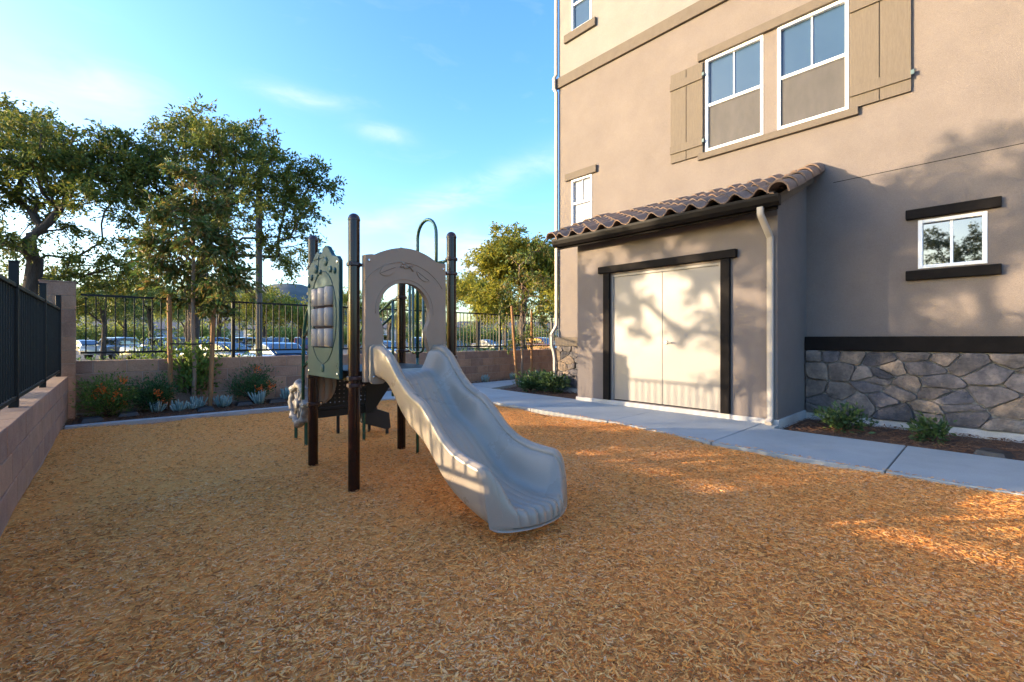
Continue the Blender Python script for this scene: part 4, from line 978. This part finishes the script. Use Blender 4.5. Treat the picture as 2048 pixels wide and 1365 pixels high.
tree('spreading_tree', bB3, [bB3, (*P2(384, 17), 1.0), P3(390, 600, 17), P3(400, 540, 17), P3(415, 490, 17)],
     [lb(300, 330, 16.5, 1.1), lb(360, 270, 17, 1.1), lb(420, 290, 15.5, 1.3), lb(400, 260, 18, .9), lb(490, 300, 17.5, 1.2), lb(550, 330, 16, 1.1), lb(600, 380, 17, .9), lb(655, 365, 17, .55), lb(520, 390, 15.2, 1.0),
      lb(430, 370, 18.5, 1.2), lb(330, 400, 17.5, 1.0), lb(590, 455, 17.5, .8), lb(540, 490, 16.5, .7), lb(620, 500, 16.5, .5), lb(470, 440, 18.5, .9), lb(300, 480, 18, .9), lb(575, 540, 17.5, .5), lb(340, 330, 18, 1.2), lb(470, 350, 16, 1.2), lb(560, 400, 18, 1.0), lb(400, 430, 16, .9), lb(270, 380, 17, .8), lb(610, 420, 16, .7), lb(280, 540, 18, .8), lb(560, 520, 18.5, .7), lb(635, 350, 17, .5), lb(500, 265, 16.5, .7), lb(665, 385, 16.8, .4), lb(600, 340, 16.5, .7), lb(260, 430, 17, .7)],
     'wide dark tree with rising limbs behind the brown lamp pole', 'tree', 'spreading trees beyond the walls', dens=25, leaves=60, L=.155, W=.068, spread=.28, r_tip=.010, r_base=.22, seed=12, zs=.6, flat=.9, twigs=4)

# gold-green trees to the right of the play structure and across the car park
def round_tree(px, d, top_py, half_px, label, seed, lm='leaf_gold', low_py=640, name='car_park_tree', group='trees across the car park', dens=10, leaves=60, L=.2, W=.09, spread=.42):
    b = P2(px, d); k = d / FPX; r = half_px * k; zt = CAMH + (CY - top_py) * k; zl = CAMH + (CY - low_py) * k; rng = random.Random(seed)
    b3 = (b[0], b[1], -.45); zc = (zt + zl) / 2; hz_ = (zt - zl) / 2
    lobes = [((b[0], b[1], zc + hz_ * .35), r * .62)]
    for i in range(7):
        a = i * 2 * math.pi / 7 + rng.uniform(-.3, .3); q = r * rng.uniform(.5, .68); lobes.append(((b[0] + q * math.cos(a), b[1] + q * math.sin(a), zc + hz_ * rng.uniform(-.45, .45)), r * rng.uniform(.34, .5)))
    lx, ly = rng.uniform(-.2, .2), rng.uniform(-.2, .2)
    return tree(name, b3, [b3, (b[0] + lx * .4, b[1] + ly * .4, .6), (b[0] + lx, b[1] + ly, max(1.2, zl)), (b[0] - lx, b[1] + ly, zc - hz_ * .2)], lobes, label, 'tree', group,
                dens=dens * (3.0 / max(1, r)) ** .8, leaves=leaves, L=L, W=W, spread=spread, lm=lm, r_tip=.012, r_base=.06 + .035 * r, seed=seed, flat=max(.45, min(1, hz_ / r)), step=.6)
round_tree(1050, 24, 462, 135, 'golden green tree beside the corner of the building', 21, 'leaf_gold', 655, L=.19, W=.085, dens=30, leaves=80, spread=.34)
round_tree(955, 34, 545, 85, 'low golden tree seen just right of the slide', 22, 'leaf_gold', 650, dens=14)
round_tree(850, 40, 560, 60, 'golden tree seen through the arch of the panel', 23, 'leaf_gold', 655, dens=12)
round_tree(600, 38, 600, 55, 'small golden tree just left of the game panel', 24, 'leaf_gold', 660, dens=12)
round_tree(530, 34, 575, 62, 'golden tree standing behind the brown lamp pole', 25, 'leaf_gold', 655, dens=13)
round_tree(440, 42, 545, 75, 'golden green tree behind the right wooden stake of the left young tree', 26, 'leaf_far', 660, dens=12)
round_tree(300, 36, 560, 80, 'grey green tree behind the left part of the back fence', 27, 'leaf_far', 655, dens=12)
round_tree(205, 30, 540, 70, 'dark green tree just right of the block pillar', 28, 'leaf_big', 650, dens=12)
round_tree(90, 34, 560, 90, 'dark green tree low behind the block pillar', 29, 'leaf_far', 650, dens=10)
round_tree(700, 46, 570, 70, 'golden tree hidden mostly behind the game panel', 30, 'leaf_gold', 655, dens=10)
round_tree(1010, 52, 590, 60, 'far golden tree behind the right young tree', 31, 'leaf_gold', 655, dens=10)
round_tree(780, 60, 600, 60, 'far dull tree seen through the panel opening', 32, 'leaf_far', 660, dens=9)
round_tree(375, 60, 590, 80, 'far dull tree behind the left young tree', 33, 'leaf_far', 660, dens=9)
round_tree(250, 62, 600, 70, 'far dull tree above the parked white estate', 34, 'leaf_far', 660, dens=9)

# trees and shrubs left of the view: their shade falls on the storage bay and the stone base
def side_tree(x, y, lobes, label, seed, r_base=.16, dens=22, leaves=60, zb=1.6, **kw):
    b3 = (x, y, -.45)
    return tree('side_tree', b3, [b3, (x + .1, y, .8), (x, y + .1, zb), (x - .1, y, zb + .8)], lobes, label, 'tree', 'trees left of the play area', dens=dens, leaves=leaves, r_base=r_base, seed=seed, r_tip=.01, **{**dict(L=.15, W=.07, spread=.30), **kw})
def back_from(Yw, z, t, Xw=BWX):             # the point that shades (Xw, Yw, z), t metres towards the sun
    return (Xw + SUN_H[0] * t, Yw + SUN_H[1] * t, z + math.tan(SUN_EL) * t)
DT = 13.0
side_tree(*back_from(1.45, 0, DT)[:2], [(back_from(y_, z_, DT + random.uniform(-.5, .5)), r_) for y_, z_, r_ in ((4.25, 1.72, .34), (4.45, 2.2, .40), (2.95, 2.02, .30), (3.45, 2.35, .28), (2.4, 2.3, .36), (4.0, 2.62, .36), (2.8, 2.68, .42), (2.0, 2.55, .36),
           (2.0, 1.85, .22), (2.02, .85, .24), (2.56, 1.15, .14), (4.9, 2.1, .3), (5.1, 1.5, .22), (4.1, 1.25, .18), (3.3, 1.28, .12), (1.7, 1.4, .3), (1.5, 2.2, .4))],
          'small tree left of the view shading the storage doors', 41, zb=2.2, dens=130, leaves=46, spread=.13, L=.11, W=.055, r_base=.09)
side_tree(*back_from(.2, 0, 15, MW)[:2], [(back_from(.9, 2.7, 14.6, MW), .9), (back_from(-.1, 3.2, 15.2, MW), 1.0), (back_from(.5, 2.0, 15, MW), .8), (back_from(-1.2, 2.9, 15.5, MW), 1.2), (back_from(-.5, 2.2, 14.4, MW), .9), (back_from(1.3, 2.1, 15, MW), .5), (back_from(-2.4, 2.6, 15, MW), 1.2),
           (back_from(.3, .9, 15, MW), .9), (back_from(-.8, 1.0, 14.6, MW), .9), (back_from(-1.7, 1.2, 15, MW), .8), (back_from(1.2, 1.0, 15.3, MW), .6), (back_from(.9, .3, 15, MW), .6), (back_from(-.2, .2, 15, MW), .7),
           (back_from(3.1, .95, 8, 1.6), .55), (back_from(2.75, .75, 8, 1.6), .40), (back_from(3.6, 1.5, 8, 1.6), .6), (back_from(4.1, 1.0, 8, 1.6), .6), (back_from(3.1, 1.7, 8, 1.6), .5), (back_from(4.3, 1.9, 8, 1.6), .6), (back_from(3.7, .7, 8, 1.6), .45)],
          'broad tree left of the view shading the stone base', 42, .22)
side_tree(-12.5, 1.7, [((-12.5, 1.7, 4.6), 1.5), ((-12.3, .3, 3.6), 1.4), ((-12.5, 3.0, 3.9), 1.4), ((-12.9, 1.2, 2.4), 1.2), ((-12.3, 2.6, 2.0), 1.1), ((-12.3, 0, 2.0), 1.1), ((-12.4, 4.2, 2.8), 1.2), ((-12.4, -1.2, 2.9), 1.3), ((-12.6, 2.2, 5.6), 1.0), ((-12.6, .6, 5.3), 1.0)],
          'leafy tree far left of the camera mirrored in the small dark window', 43, .2, 16, 60)

def young_tree(base, px, d, lobes, label, seed, trunk_top, lm='leaf_young', leaves=60, L=.11, W=.045, dens=150):
    b3 = (base[0], base[1], -.04)
    return tree('young_tree', b3, [b3, (base[0] + .015, base[1], .7), (base[0] - .01, base[1] + .01, 1.3), (base[0], base[1], trunk_top)], lobes, label, 'tree', 'young staked trees', dens=dens, leaves=leaves, L=L, W=W, spread=.17, lm=lm,
                bm_='bark_pale', r_tip=.004, r_base=.032, seed=seed, step=.2, wob=.10, zs=.75, droop=.55, flat=.9)
D1_ = 7.72
young_tree((1.345, 9.33), 378, D1_, [lb(382, 350, 7.7, .28), lb(350, 420, 7.6, .36), (P3(420, 420, 7.9), .36), lb(330, 480, 7.8, .34), lb(395, 480, 7.5, .40), lb(455, 490, 7.7, .32), lb(320, 545, 7.6, .30), lb(380, 550, 7.9, .36), lb(440, 560, 7.6, .36), lb(350, 600, 7.7, .24), lb(415, 610, 7.8, .28), lb(470, 545, 7.8, .24), lb(300, 510, 7.8, .22)],
           'young tree with bronze green leaves between the stakes in the left back bed', 51, 2.9)
young_tree((8.55, 8.72), 1050, 12.2, [lb(1050, 520, 12.2, .40), lb(1030, 570, 12, .40), lb(1075, 560, 12.4, .45), lb(1055, 610, 12.2, .45), lb(1020, 630, 12.1, .32), lb(1085, 630, 12.3, .38), lb(1050, 665, 12.2, .32), lb(1080, 500, 12.3, .25), lb(1030, 690, 12.2, .2)],
           'young tree with bronze green leaves between the stakes near the building corner', 52, 2.6, leaves=34, dens=60, L=.12, W=.048)
def stake(x, y, lx, ly, h, label):
    root = empty('wooden_stake', (x, y, 0), label, 'stake', 'tree stakes')
    b = MB(); pts = [(lx * t, ly * t, -.1 + (h + .1) * t) for t in np.linspace(0, 1, 8)]
    b.tube(pts, .034, 12, radii=[.035 + random.uniform(-.002, .002) for _ in pts[:-1]] + [.030]); b.build('pole', M['stake'], root, smooth=True, local=True, ang=40); return root
stake(1.03, 9.33, -.015, .02, 1.88, 'orange wooden stake left of the young tree in the left back bed')
stake(1.56, 9.22, .07, .06, 1.78, 'orange wooden stake right of the young tree in the left back bed')
stake(7.80, 8.12, -.10, .10, 1.95, 'brown wooden stake left of the young tree near the building corner')
stake(8.92, 8.72, .02, .02, 1.95, 'brown wooden stake right of the young tree near the building corner')
def tie(p0, p1, mid, label):
    b = MB(); pts = [Vector(p0).lerp(Vector(mid), t) for t in np.linspace(0, 1, 6)] + [Vector(mid).lerp(Vector(p1), t) for t in np.linspace(0, 1, 6)][1:]
    b.sweep([(p.x, p.y, p.z) for p in pts], [(-.012, -.003), (.012, -.003), (.012, .003), (-.012, .003)], up=(0, 0, 1)); o = b.build('tree_tie', M['rubber']); tag(o, label, 'strap', 'tree ties')
tie((1.02, 9.29, 1.06), (1.60, 9.21, 1.06), (1.345, 9.28, 1.05), 'black rubber tie holding the left young tree to its stakes')
tie((7.75, 8.14, .92), (8.93, 8.69, .92), (8.55, 8.68, .90), 'black rubber tie holding the right young tree to its stakes')

def bush(name, x, y, h, r, label, lm, seed, n=900, L=.07, W=.03, cat='shrub', group=None, stems=9, z0=-.03, spread=.09, droop=.15, flowers=0, tall=1.0, leaves=26):
    rng = np.random.default_rng(seed); root = empty(name, (x, y, z0), label, cat, group); b = MB(); tips = []
    for i in range(stems):
        a = rng.uniform(0, 2 * math.pi); rr = r * math.sqrt(rng.random()) * .9; top = np.array([rr * math.cos(a), rr * math.sin(a), h * rng.uniform(.55, 1.0) * (1 - .35 * (rr / r) ** 2)])
        pts = [top * t * np.array([t ** .35, t ** .35, 1]) for t in np.linspace(0, 1, 5)]; b.tube(pts, 1, 5, radii=[.007, .006, .005, .004, .002])
        for t in (.45, .65, .82, 1.0): tips.append(top * t + rng.normal(0, .03, 3))
    b.build('stems', M['bark'], root, smooth=True, local=True)
    tips = np.array(tips); per = max(3, n // len(tips)); cen = np.repeat(tips, per, 0) + rng.normal(0, spread, (per * len(tips), 3)) * np.array([1, 1, .8]); cen[:, 2] = np.maximum(cen[:, 2], .02)
    d = cen / (np.linalg.norm(cen, axis=1)[:, None] + 1e-6); v, f = leaf_cloud(cen, d * 1.2, L, W, rng, droop)
    me = np_mesh('foliage', v, f, M[lm]); o = bpy.data.objects.new('foliage', me); COL.objects.link(o); o.parent = root
    if flowers:
        k = rng.choice(len(tips), flowers); sun_side = []
        for q in k:
            c0 = tips[q] * np.array([1.05, 1.05, 1.0]) + np.array([rng.normal(0, .05), rng.normal(0, .05) - .10, .02]); sun_side.append(c0 + rng.normal(0, .028, (26, 3)))
        cen = np.concatenate(sun_side); v, f = leaf_cloud(cen, rng.normal(0, 1, cen.shape), .044, .028, rng, -.2); me = np_mesh('flowers', v, f, M['flower']); o = bpy.data.objects.new('flowers', me); COL.objects.link(o); o.parent = root
    return root
bush('flowering_bush', .28, 9.12, .62, .40, 'low bush with orange flowers beside the block pillar', 'leaf_fresh', 61, 2600, .055, .020, 'bush', 'orange flowered bushes', 16, flowers=10, spread=.075)
bush('flowering_bush', .82, 9.30, .60, .36, 'green bush with few orange flowers left of the left stake', 'leaf_deep', 62, 2300, .055, .020, 'bush', 'orange flowered bushes', 14, flowers=3, spread=.075)
bush('flowering_bush', 2.24, 9.33, .66, .38, 'green bush with a rusty orange top between two pale succulents', 'leaf_deep', 63, 2300, .055, .020, 'bush', 'orange flowered bushes', 14, flowers=5, spread=.07)
bush('climbing_shrub', 1.36, 9.50, 1.30, .26, 'tall leafy climber against the wall behind the left young tree', 'leaf_fresh', 64, 1500, .085, .045, 'shrub', None, 16, spread=.11)
bush('leafy_shrub', 7.25, 7.12, .42, .28, 'glossy shrub nearest the tip of the triangular bed', 'leaf_gloss', 65, 900, .085, .042, 'shrub', 'shrubs in the triangular bed', 12, spread=.06)
bush('leafy_shrub', 7.42, 6.62, .40, .30, 'glossy shrub nearest the corner downspout', 'leaf_gloss', 66, 900, .085, .042, 'shrub', 'shrubs in the triangular bed', 12, spread=.06)
bush('leafy_shrub', 7.95, 7.25, .40, .26, 'glossy shrub at the back of the triangular bed', 'leaf_gloss', 67, 800, .085, .042, 'shrub', 'shrubs in the triangular bed', 10, spread=.06)
bush('leafy_shrub', 7.02, 1.32, .30, .27, 'low glossy shrub before the stone base beside the storage bay', 'leaf_gloss', 68, 520, .075, .036, 'shrub', 'shrubs before the stone base', 13, spread=.05)
bush('leafy_shrub', 7.06, .50, .27, .19, 'low glossy shrub before the stone base under the small window', 'leaf_gloss', 69, 360, .075, .034, 'shrub', 'shrubs before the stone base', 10, spread=.04)
bush('climbing_vine', 7.68, 5.42, .95, .10, 'narrow green climber against the left side of the storage bay', 'leaf_deep', 70, 700, .05, .026, 'vine', None, 10, spread=.06)
bush('low_hedge', .9, 10.45, 1.50, .85, 'low sunlit hedge just behind the left end of the back fence', 'leaf_fresh', 71, 4500, .07, .03, 'hedge', 'hedges behind the back fence', 40, z0=-.45, spread=.12)
bush('low_hedge', -.1, 10.6, 1.42, .7, 'low dark hedge behind the block pillar', 'leaf_deep', 72, 2200, .07, .03, 'hedge', 'hedges behind the back fence', 34, z0=-.45, spread=.12)
bush('low_hedge', 2.3, 10.5, 1.42, .8, 'low hedge behind the first fence post from the pillar', 'leaf_deep', 73, 3500, .07, .03, 'hedge', 'hedges behind the back fence', 34, z0=-.45, spread=.12)
for i, (px, d, lab) in enumerate(((940, 15.5, 'dark clipped hedge right of the slide post'), (985, 15.8, 'dark clipped hedge left of the right stakes'), (895, 15.2, 'dark clipped hedge behind the slide post'), (840, 15, 'dark clipped hedge seen through the panel arch'), (1100, 17, 'dark clipped hedge close to the building corner'))):
    w = P2(px, d); bush('clipped_hedge', w[0], w[1], 1.38, .62, lab, 'leaf_deep', 80 + i, 2000, .08, .04, 'hedge', 'clipped hedges by the car park', 36, z0=-.45, spread=.13)

def succulent(x, y, h, n, label, seed):
    rng = random.Random(seed); b = MB()
    for i in range(n):
        a = rng.uniform(0, 6.283); o = rng.uniform(0, .07); lean = rng.uniform(.1, .75); l = h * rng.uniform(.55, 1.05)
        x0, y0 = o * math.cos(a), o * math.sin(a); pts = []
        for t in (0, .35, .7, .92, 1.0): pts.append((x0 + math.cos(a) * l * lean * t ** 1.0 * (1 - .35 * t), y0 + math.sin(a) * l * lean * t * (1 - .35 * t), l * t * (1 - .25 * lean)))
        b.tube(pts, 1, 6, radii=[.008, .011, .012, .009, .002])
    o = b.build('succulent', M['leaf_grey'], smooth=True); o.location = (x, y, -.02)
    tag(o, label, 'succulent', 'pale succulents along the back wall')
SUC = [(.82, 9.12, .20, 34, 'pale succulent just left of the left stake'), (1.10, 9.02, .19, 28, 'pale succulent between the left stake and the young trunk'), (1.27, 9.10, .15, 16, 'smallest pale succulent at the foot of the young trunk'), (1.36, 9.20, .21, 28, 'pale succulent directly right of the young trunk'),
       (1.72, 9.02, .22, 38, 'wide pale succulent right of the right stake'), (2.28, 9.02, .27, 36, 'tallest pale succulent in front of the rusty topped bush'), (2.82, 9.30, .25, 38, 'pale succulent behind the box nearest the play wheel'), (3.10, 9.32, .23, 30, 'pale succulent half hidden by the play wheel'),
       (6.35, 9.22, .22, 24, 'pale succulent at the right wall hidden behind the slide'), (6.92, 9.22, .23, 26, 'pale succulent first right of the slide edge'), (7.72, 9.26, .23, 26, 'pale succulent left of the right hand stakes'), (8.75, 9.30, .24, 26, 'pale succulent behind the right hand stakes'), (9.9, 9.32, .26, 26, 'pale succulent nearest the building corner')]
for i, a in enumerate(SUC): succulent(*a, 200 + i)

def ground_box(x, y, rz, label, l=.26, w=.19):
    root = empty('ground_box', (x, y, -.02), label, 'box', 'black boxes lying in the beds', rz=rz)
    b = MB(); h = .058
    b.add([(-l / 2, -w / 2, 0), (l / 2, -w / 2, 0), (l / 2, w / 2, 0), (-l / 2, w / 2, 0), (-l / 2 + .03, -w / 2 + .02, h), (l / 2 - .03, -w / 2 + .02, h), (l / 2 - .03, w / 2 - .02, h), (-l / 2 + .03, w / 2 - .02, h)],
          [(0, 3, 2, 1), (0, 1, 5, 4), (1, 2, 6, 5), (2, 3, 7, 6), (3, 0, 4, 7), (4, 5, 6, 7)]); b.build('housing', M['box_black'], root, local=True, bevel=.006)
    MB().box((-l / 2 + .035, -w / 2 + .026, h), (l / 2 - .035, w / 2 - .026, h + .008)).build('lid', M['box_black'], root, local=True, bevel=.004)
for a in [(.47, 8.95, .1, 'black plastic box before the green bush left of the stakes'), (.06, 8.66, .2, 'black plastic box nearest the left block wall'), (1.42, 8.73, -.05, 'black plastic box at the edging strip before the right stake', .24, .2), (2.03, 9.02, 0, 'black plastic box between the widest and tallest succulents'), (2.55, 9.02, .05, 'black plastic box right of the tallest succulent', .30, .2), (6.55, .02, 1.2, 'black plastic box before the stone base at the right edge')]: ground_box(*a)

# ------------------------------------------------------------------ car park beyond the back wall
lp = P2(518, 16.5)
lpr = empty('lamp_pole', (lp[0], lp[1], -.45), 'tall brown lamp pole standing behind the back fence', 'lamp post')
b = MB(); b.lathe((0, 0, 0), [(.20, 0), (.20, .5), (.11, .52), (.11, 6.6), (.085, 7.6)], 16); b.build('pole', M['pole'], lpr, smooth=True, local=True, ang=30)
b = MB(); b.box((-.1, -.35, 7.55), (.1, .35, 7.68)); b.build('lamp_head', M['pole'], lpr, local=True, bevel=.02)

paints = {}
def paint(nm, c, metal=.3): paints[nm] = mat('car_paint_' + nm, [tuple(x * .95 for x in c), c], .22, 1, metal=metal, coat=1.0)
for nm, c in (('white', (.19, .195, .20)), ('silver', (.13, .14, .15)), ('blue', (.05, .10, .20)), ('red', (.22, .02, .02)), ('black', (.02, .02, .022)), ('grey', (.16, .17, .18))): paint(nm, c, .0 if nm in ('white', 'red') else .4)
def car(px, d, rz, kind, pt, label):
    w = P2(px, d); root = empty('parked_car', (w[0], w[1], -.45), label, 'car', 'cars in the car park', rz=rz)
    if kind == 'suv':
        Ln, Wd = 4.6, 1.86; low = [(-2.28, .35), (-2.30, .75), (-2.22, 1.02), (-1.0, 1.08), (2.0, 1.04), (2.24, .98), (2.30, .60), (2.25, .33)]; top = [(-1.9 + 1.0, 1.07), (-.35, 1.62), (.2, 1.70), (1.75, 1.66), (2.16, 1.08)]
    else:
        Ln, Wd = 4.6, 1.80; low = [(-2.28, .32), (-2.30, .62), (-2.15, .80), (-.95, .93), (1.45, .95), (2.15, .92), (2.30, .70), (2.26, .32)]; top = [(-1.05, .92), (-.25, 1.36), (.25, 1.44), (.95, 1.40), (1.65, .95)]
    def loft(prof, ys, parent_name, m, closed=True):
        b = MB(); n = len(prof); vs = []
        for y, k, dz in ys: vs += [(x * k, y, (z - prof[0][1]) * (1 - dz) + prof[0][1]) for x, z in prof]
        fs = [(r * n + i, r * n + (i + 1) % n, (r + 1) * n + (i + 1) % n, (r + 1) * n + i) for r in range(len(ys) - 1) for i in range(n)] + [tuple(range(n)), tuple((len(ys) - 1) * n + i for i in reversed(range(n)))]
        b.add(vs, fs); return b.build(parent_name, m, root, local=True, bevel=.05, seg=3, smooth=True, ang=35)
    h = Wd / 2
    loft(low, [(-h, .96, .10), (-h + .10, .99, .02), (0, 1, 0), (h - .10, .99, .02), (h, .96, .10)], 'body', paints[pt])
    loft(top, [(-h + .20, .90, .10), (-h + .30, .97, .02), (0, 1, 0), (h - .30, .97, .02), (h - .20, .90, .10)], 'cabin', paints[pt])
    def glassq(pts, nm):
        b = MB(); b.add(pts, [(0, 1, 2, 3)]); o = b.build(nm, M['glass_dark'], root, local=True); md = o.modifiers.new('thick', 'SOLIDIFY'); md.thickness = .02; return o
    t0, t1, t2, t3, t4 = top; e = .03
    glassq([(t0[0] + .06 - e, -h + .26, t0[1] + .05), (t0[0] + .06 - e, h - .26, t0[1] + .05), (t1[0] + .02 - e, h - .34, t1[1] - .02), (t1[0] + .02 - e, -h + .34, t1[1] - .02)], 'windscreen')
    glassq([(t4[0] - .05 + e, -h + .27, t4[1] + .06), (t4[0] - .05 + e, h - .27, t4[1] + .06), (t3[0] + .03 + e, h - .34, t3[1] - .05), (t3[0] + .03 + e, -h + .34, t3[1] - .05)], 'rear_window')
    for s in (-1, 1):
        xm = (t1[0] + t3[0]) / 2 + .1
        for xa, xb, xc, xd in ((t0[0] + .30, xm - .04, xm - .04, t1[0] + .12), (xm + .04, t4[0] - .25, t3[0] + .02, xm + .04)):
            glassq([(xa * .95, s * (h - .185), t0[1] + .06), (xb * .95, s * (h - .185), t0[1] + .06), (xc * .93, s * (h - .245), t1[1] - .06), (xd * .93, s * (h - .245), t1[1] - .06)], 'side_window')
        for x in (-1.42, 1.42):
            b = MB(); b.lathe((x, s * (h - .11), .32), [(.20, -.11), (.30, -.11), (.32, -.08), (.32, .08), (.30, .11), (.20, .11)], 20, 'Y'); wl = b.build('wheel', M['tyre'], root, local=True, smooth=True, ang=40)
            b = MB(); b.lathe((x, s * (h - .02), .32), [(.20, -.03), (.20, .012), (.06, .025)], 16, 'Y'); b.build('rim', paints['silver'], wl, local=True)
        MB().box((-2.29, s * (h - .48), .66), (-2.12, s * (h - .10), .82)).build('headlight', M['lens_clear'], root, local=True, bevel=.02)
        MB().box((2.14, s * (h - .40), .72), (2.305, s * (h - .08), .92)).build('tail_light', M['lens_red'], root, local=True, bevel=.02)
    return root
VA = math.atan2(FW[1], FW[0])      # heading straight away from the viewer
car(228, 36, VA + .15, 'suv', 'white', 'white estate car parked facing the fence left of the stakes')
car(318, 34, VA - .1, 'suv', 'grey', 'grey estate car partly hidden by the left stake')
car(415, 31, VA + .2, 'suv', 'blue', 'dark blue estate car between the two left stakes')
car(455, 23, VA + 1.25, 'sedan', 'silver', 'silver saloon directly left of the fence post')
car(562, 19.5, VA + .9, 'sedan', 'blue', 'blue saloon nearest the wall left of the game panel')
car(545, 30, VA + .3, 'suv', 'white', 'white estate car behind the nearest blue saloon')
car(175, 46, VA + 1.0, 'sedan', 'silver', 'silver saloon beside the white building')
car(265, 52, VA + 1.5, 'sedan', 'white', 'white saloon far behind the white estate car')
car(480, 40, VA + .1, 'suv', 'black', 'black estate car behind the silver saloon')
car(775, 32, VA + .9, 'sedan', 'silver', 'silver saloon seen through the arch opening')
car(840, 36, VA + .2, 'suv', 'white', 'white estate car seen right of the rear play post')
car(610, 34, VA + .4, 'suv', 'red', 'dark red estate car beside the green handrail')
car(975, 60, VA + .8, 'sedan', 'white', 'white saloon far beyond the clipped hedges')
car(1085, 46, VA + .8, 'suv', 'red', 'red estate car seen beside the building corner')

def far_house(px, d, wd, dp, hgt, rz, label, roof_m='roof_far'):
    w = P2(px, d); root = empty('far_building', (w[0], w[1], -.45), label, 'building', 'low buildings across the car park', rz=rz)
    MB().box((-wd / 2, -dp / 2, 0), (wd / 2, dp / 2, hgt)).build('wall', M['wall_white'], root, local=True)
    b = MB(); e = .5; b.add([(-wd / 2 - e, -dp / 2 - e, hgt), (wd / 2 + e, -dp / 2 - e, hgt), (wd / 2 + e, dp / 2 + e, hgt), (-wd / 2 - e, dp / 2 + e, hgt), (-wd / 2 + 2, 0, hgt + 1.5), (wd / 2 - 2, 0, hgt + 1.5)], [(0, 1, 5, 4), (1, 2, 5), (2, 3, 4, 5), (3, 0, 4), (0, 3, 2, 1)]); b.build('roof', M[roof_m], root, local=True)
    n = int(wd / 3)
    for i in range(n):
        x = -wd / 2 + (i + .5) * wd / n
        f = MB().box((x - .6, -dp / 2 - .05, 1.0), (x + .6, -dp / 2 + .02, 2.3)).build('window', M['vinyl'], root, local=True); MB().box((x - .52, -dp / 2 - .07, 1.08), (x + .52, -dp / 2 - .052, 2.22)).build('pane', M['glass_dark'], f, local=True)
hr = VA - math.pi / 2
far_house(150, 78, 20, 9, 3.6, hr, 'low white building behind the trees at the left')
far_house(380, 95, 22, 9, 3.4, hr + .2, 'low white building behind the parked estate cars')
far_house(600, 90, 18, 8, 3.4, hr - .1, 'low white building left of the game panel')
far_house(800, 92, 20, 8, 3.6, hr, 'low white building seen through the panel arch')
far_house(1010, 100, 24, 8, 3.8, hr + .1, 'low white building seen between the slide post and the bay')
for i, (px, d, lab) in enumerate(((400, 70, 'far dark hedge behind the blue estate car'), (250, 66, 'far dark hedge behind the white estate car'), (560, 66, 'far dark hedge behind the saloons'), (120, 60, 'far dark hedge behind the pillar'), (700, 70, 'far dark hedge behind the game panel'), (860, 70, 'far dark hedge right of the rear play post'), (960, 72, 'far dark hedge right of the slide post'), (1060, 72, 'far dark hedge near the building corner'))):
    w = P2(px, d); bush('far_hedge', w[0], w[1], 4.0, 5.0, lab, 'leaf_far', 120 + i, 5000, .34, .2, 'hedge', 'hedges across the car park', 60, z0=-.45, spread=.42)

# painted bays
for i in range(9):
    w = P2(160 + i * 60, 27); a = VA + .3; dx, dy = math.cos(a), math.sin(a); nx, ny = -dy * .05, dx * .05
    q = [(w[0] + dx * l + nx * s, w[1] + dy * l + ny * s) for l, s in ((0, -1), (5, -1), (5, 1), (0, 1))]
    tag(sheet('parking_line', q, -.446, M['paint']), kind='structure')

def hills():
    pxs = np.linspace(-900, 2900, 140); ridge = np.interp(pxs, [-900, -200, 100, 330, 430, 520, 555, 585, 610, 640, 690, 800, 1000, 1300, 2000, 2900], [590, 575, 585, 580, 572, 566, 558, 562, 570, 582, 610, 640, 645, 640, 600, 590])
    rng = np.random.default_rng(4); rows = []; D = [230, 260, 300, 340, 380, 420, 520]; K = [0, .22, .5, .8, 1.0, .95, .5]
    for d, k in zip(D, K):
        z = (CY - ridge) / FPX * 380 * k; z = z * (1 + .05 * np.sin(pxs / 37 + d)) + rng.normal(0, .5, len(pxs)) * (k > .1)
        rows.append(np.stack([(FW * d + np.outer((pxs - CX) / FPX * d, RT))[:, 0], (FW * d + np.outer((pxs - CX) / FPX * d, RT))[:, 1], -.5 + z], -1))
    V = np.stack(rows); n, k, _ = V.shape; i = np.arange(n * k).reshape(n, k); f = np.stack([i[:-1, :-1], i[:-1, 1:], i[1:, 1:], i[1:, :-1]], -1).reshape(-1, 4)
    b = MB(); b.v = V.reshape(-1, 3).tolist(); b.f = f.tolist(); tag(b.build('hills', M['hill'], smooth=True), 'scrub covered hillside far behind the trees', kind='structure')
hills()
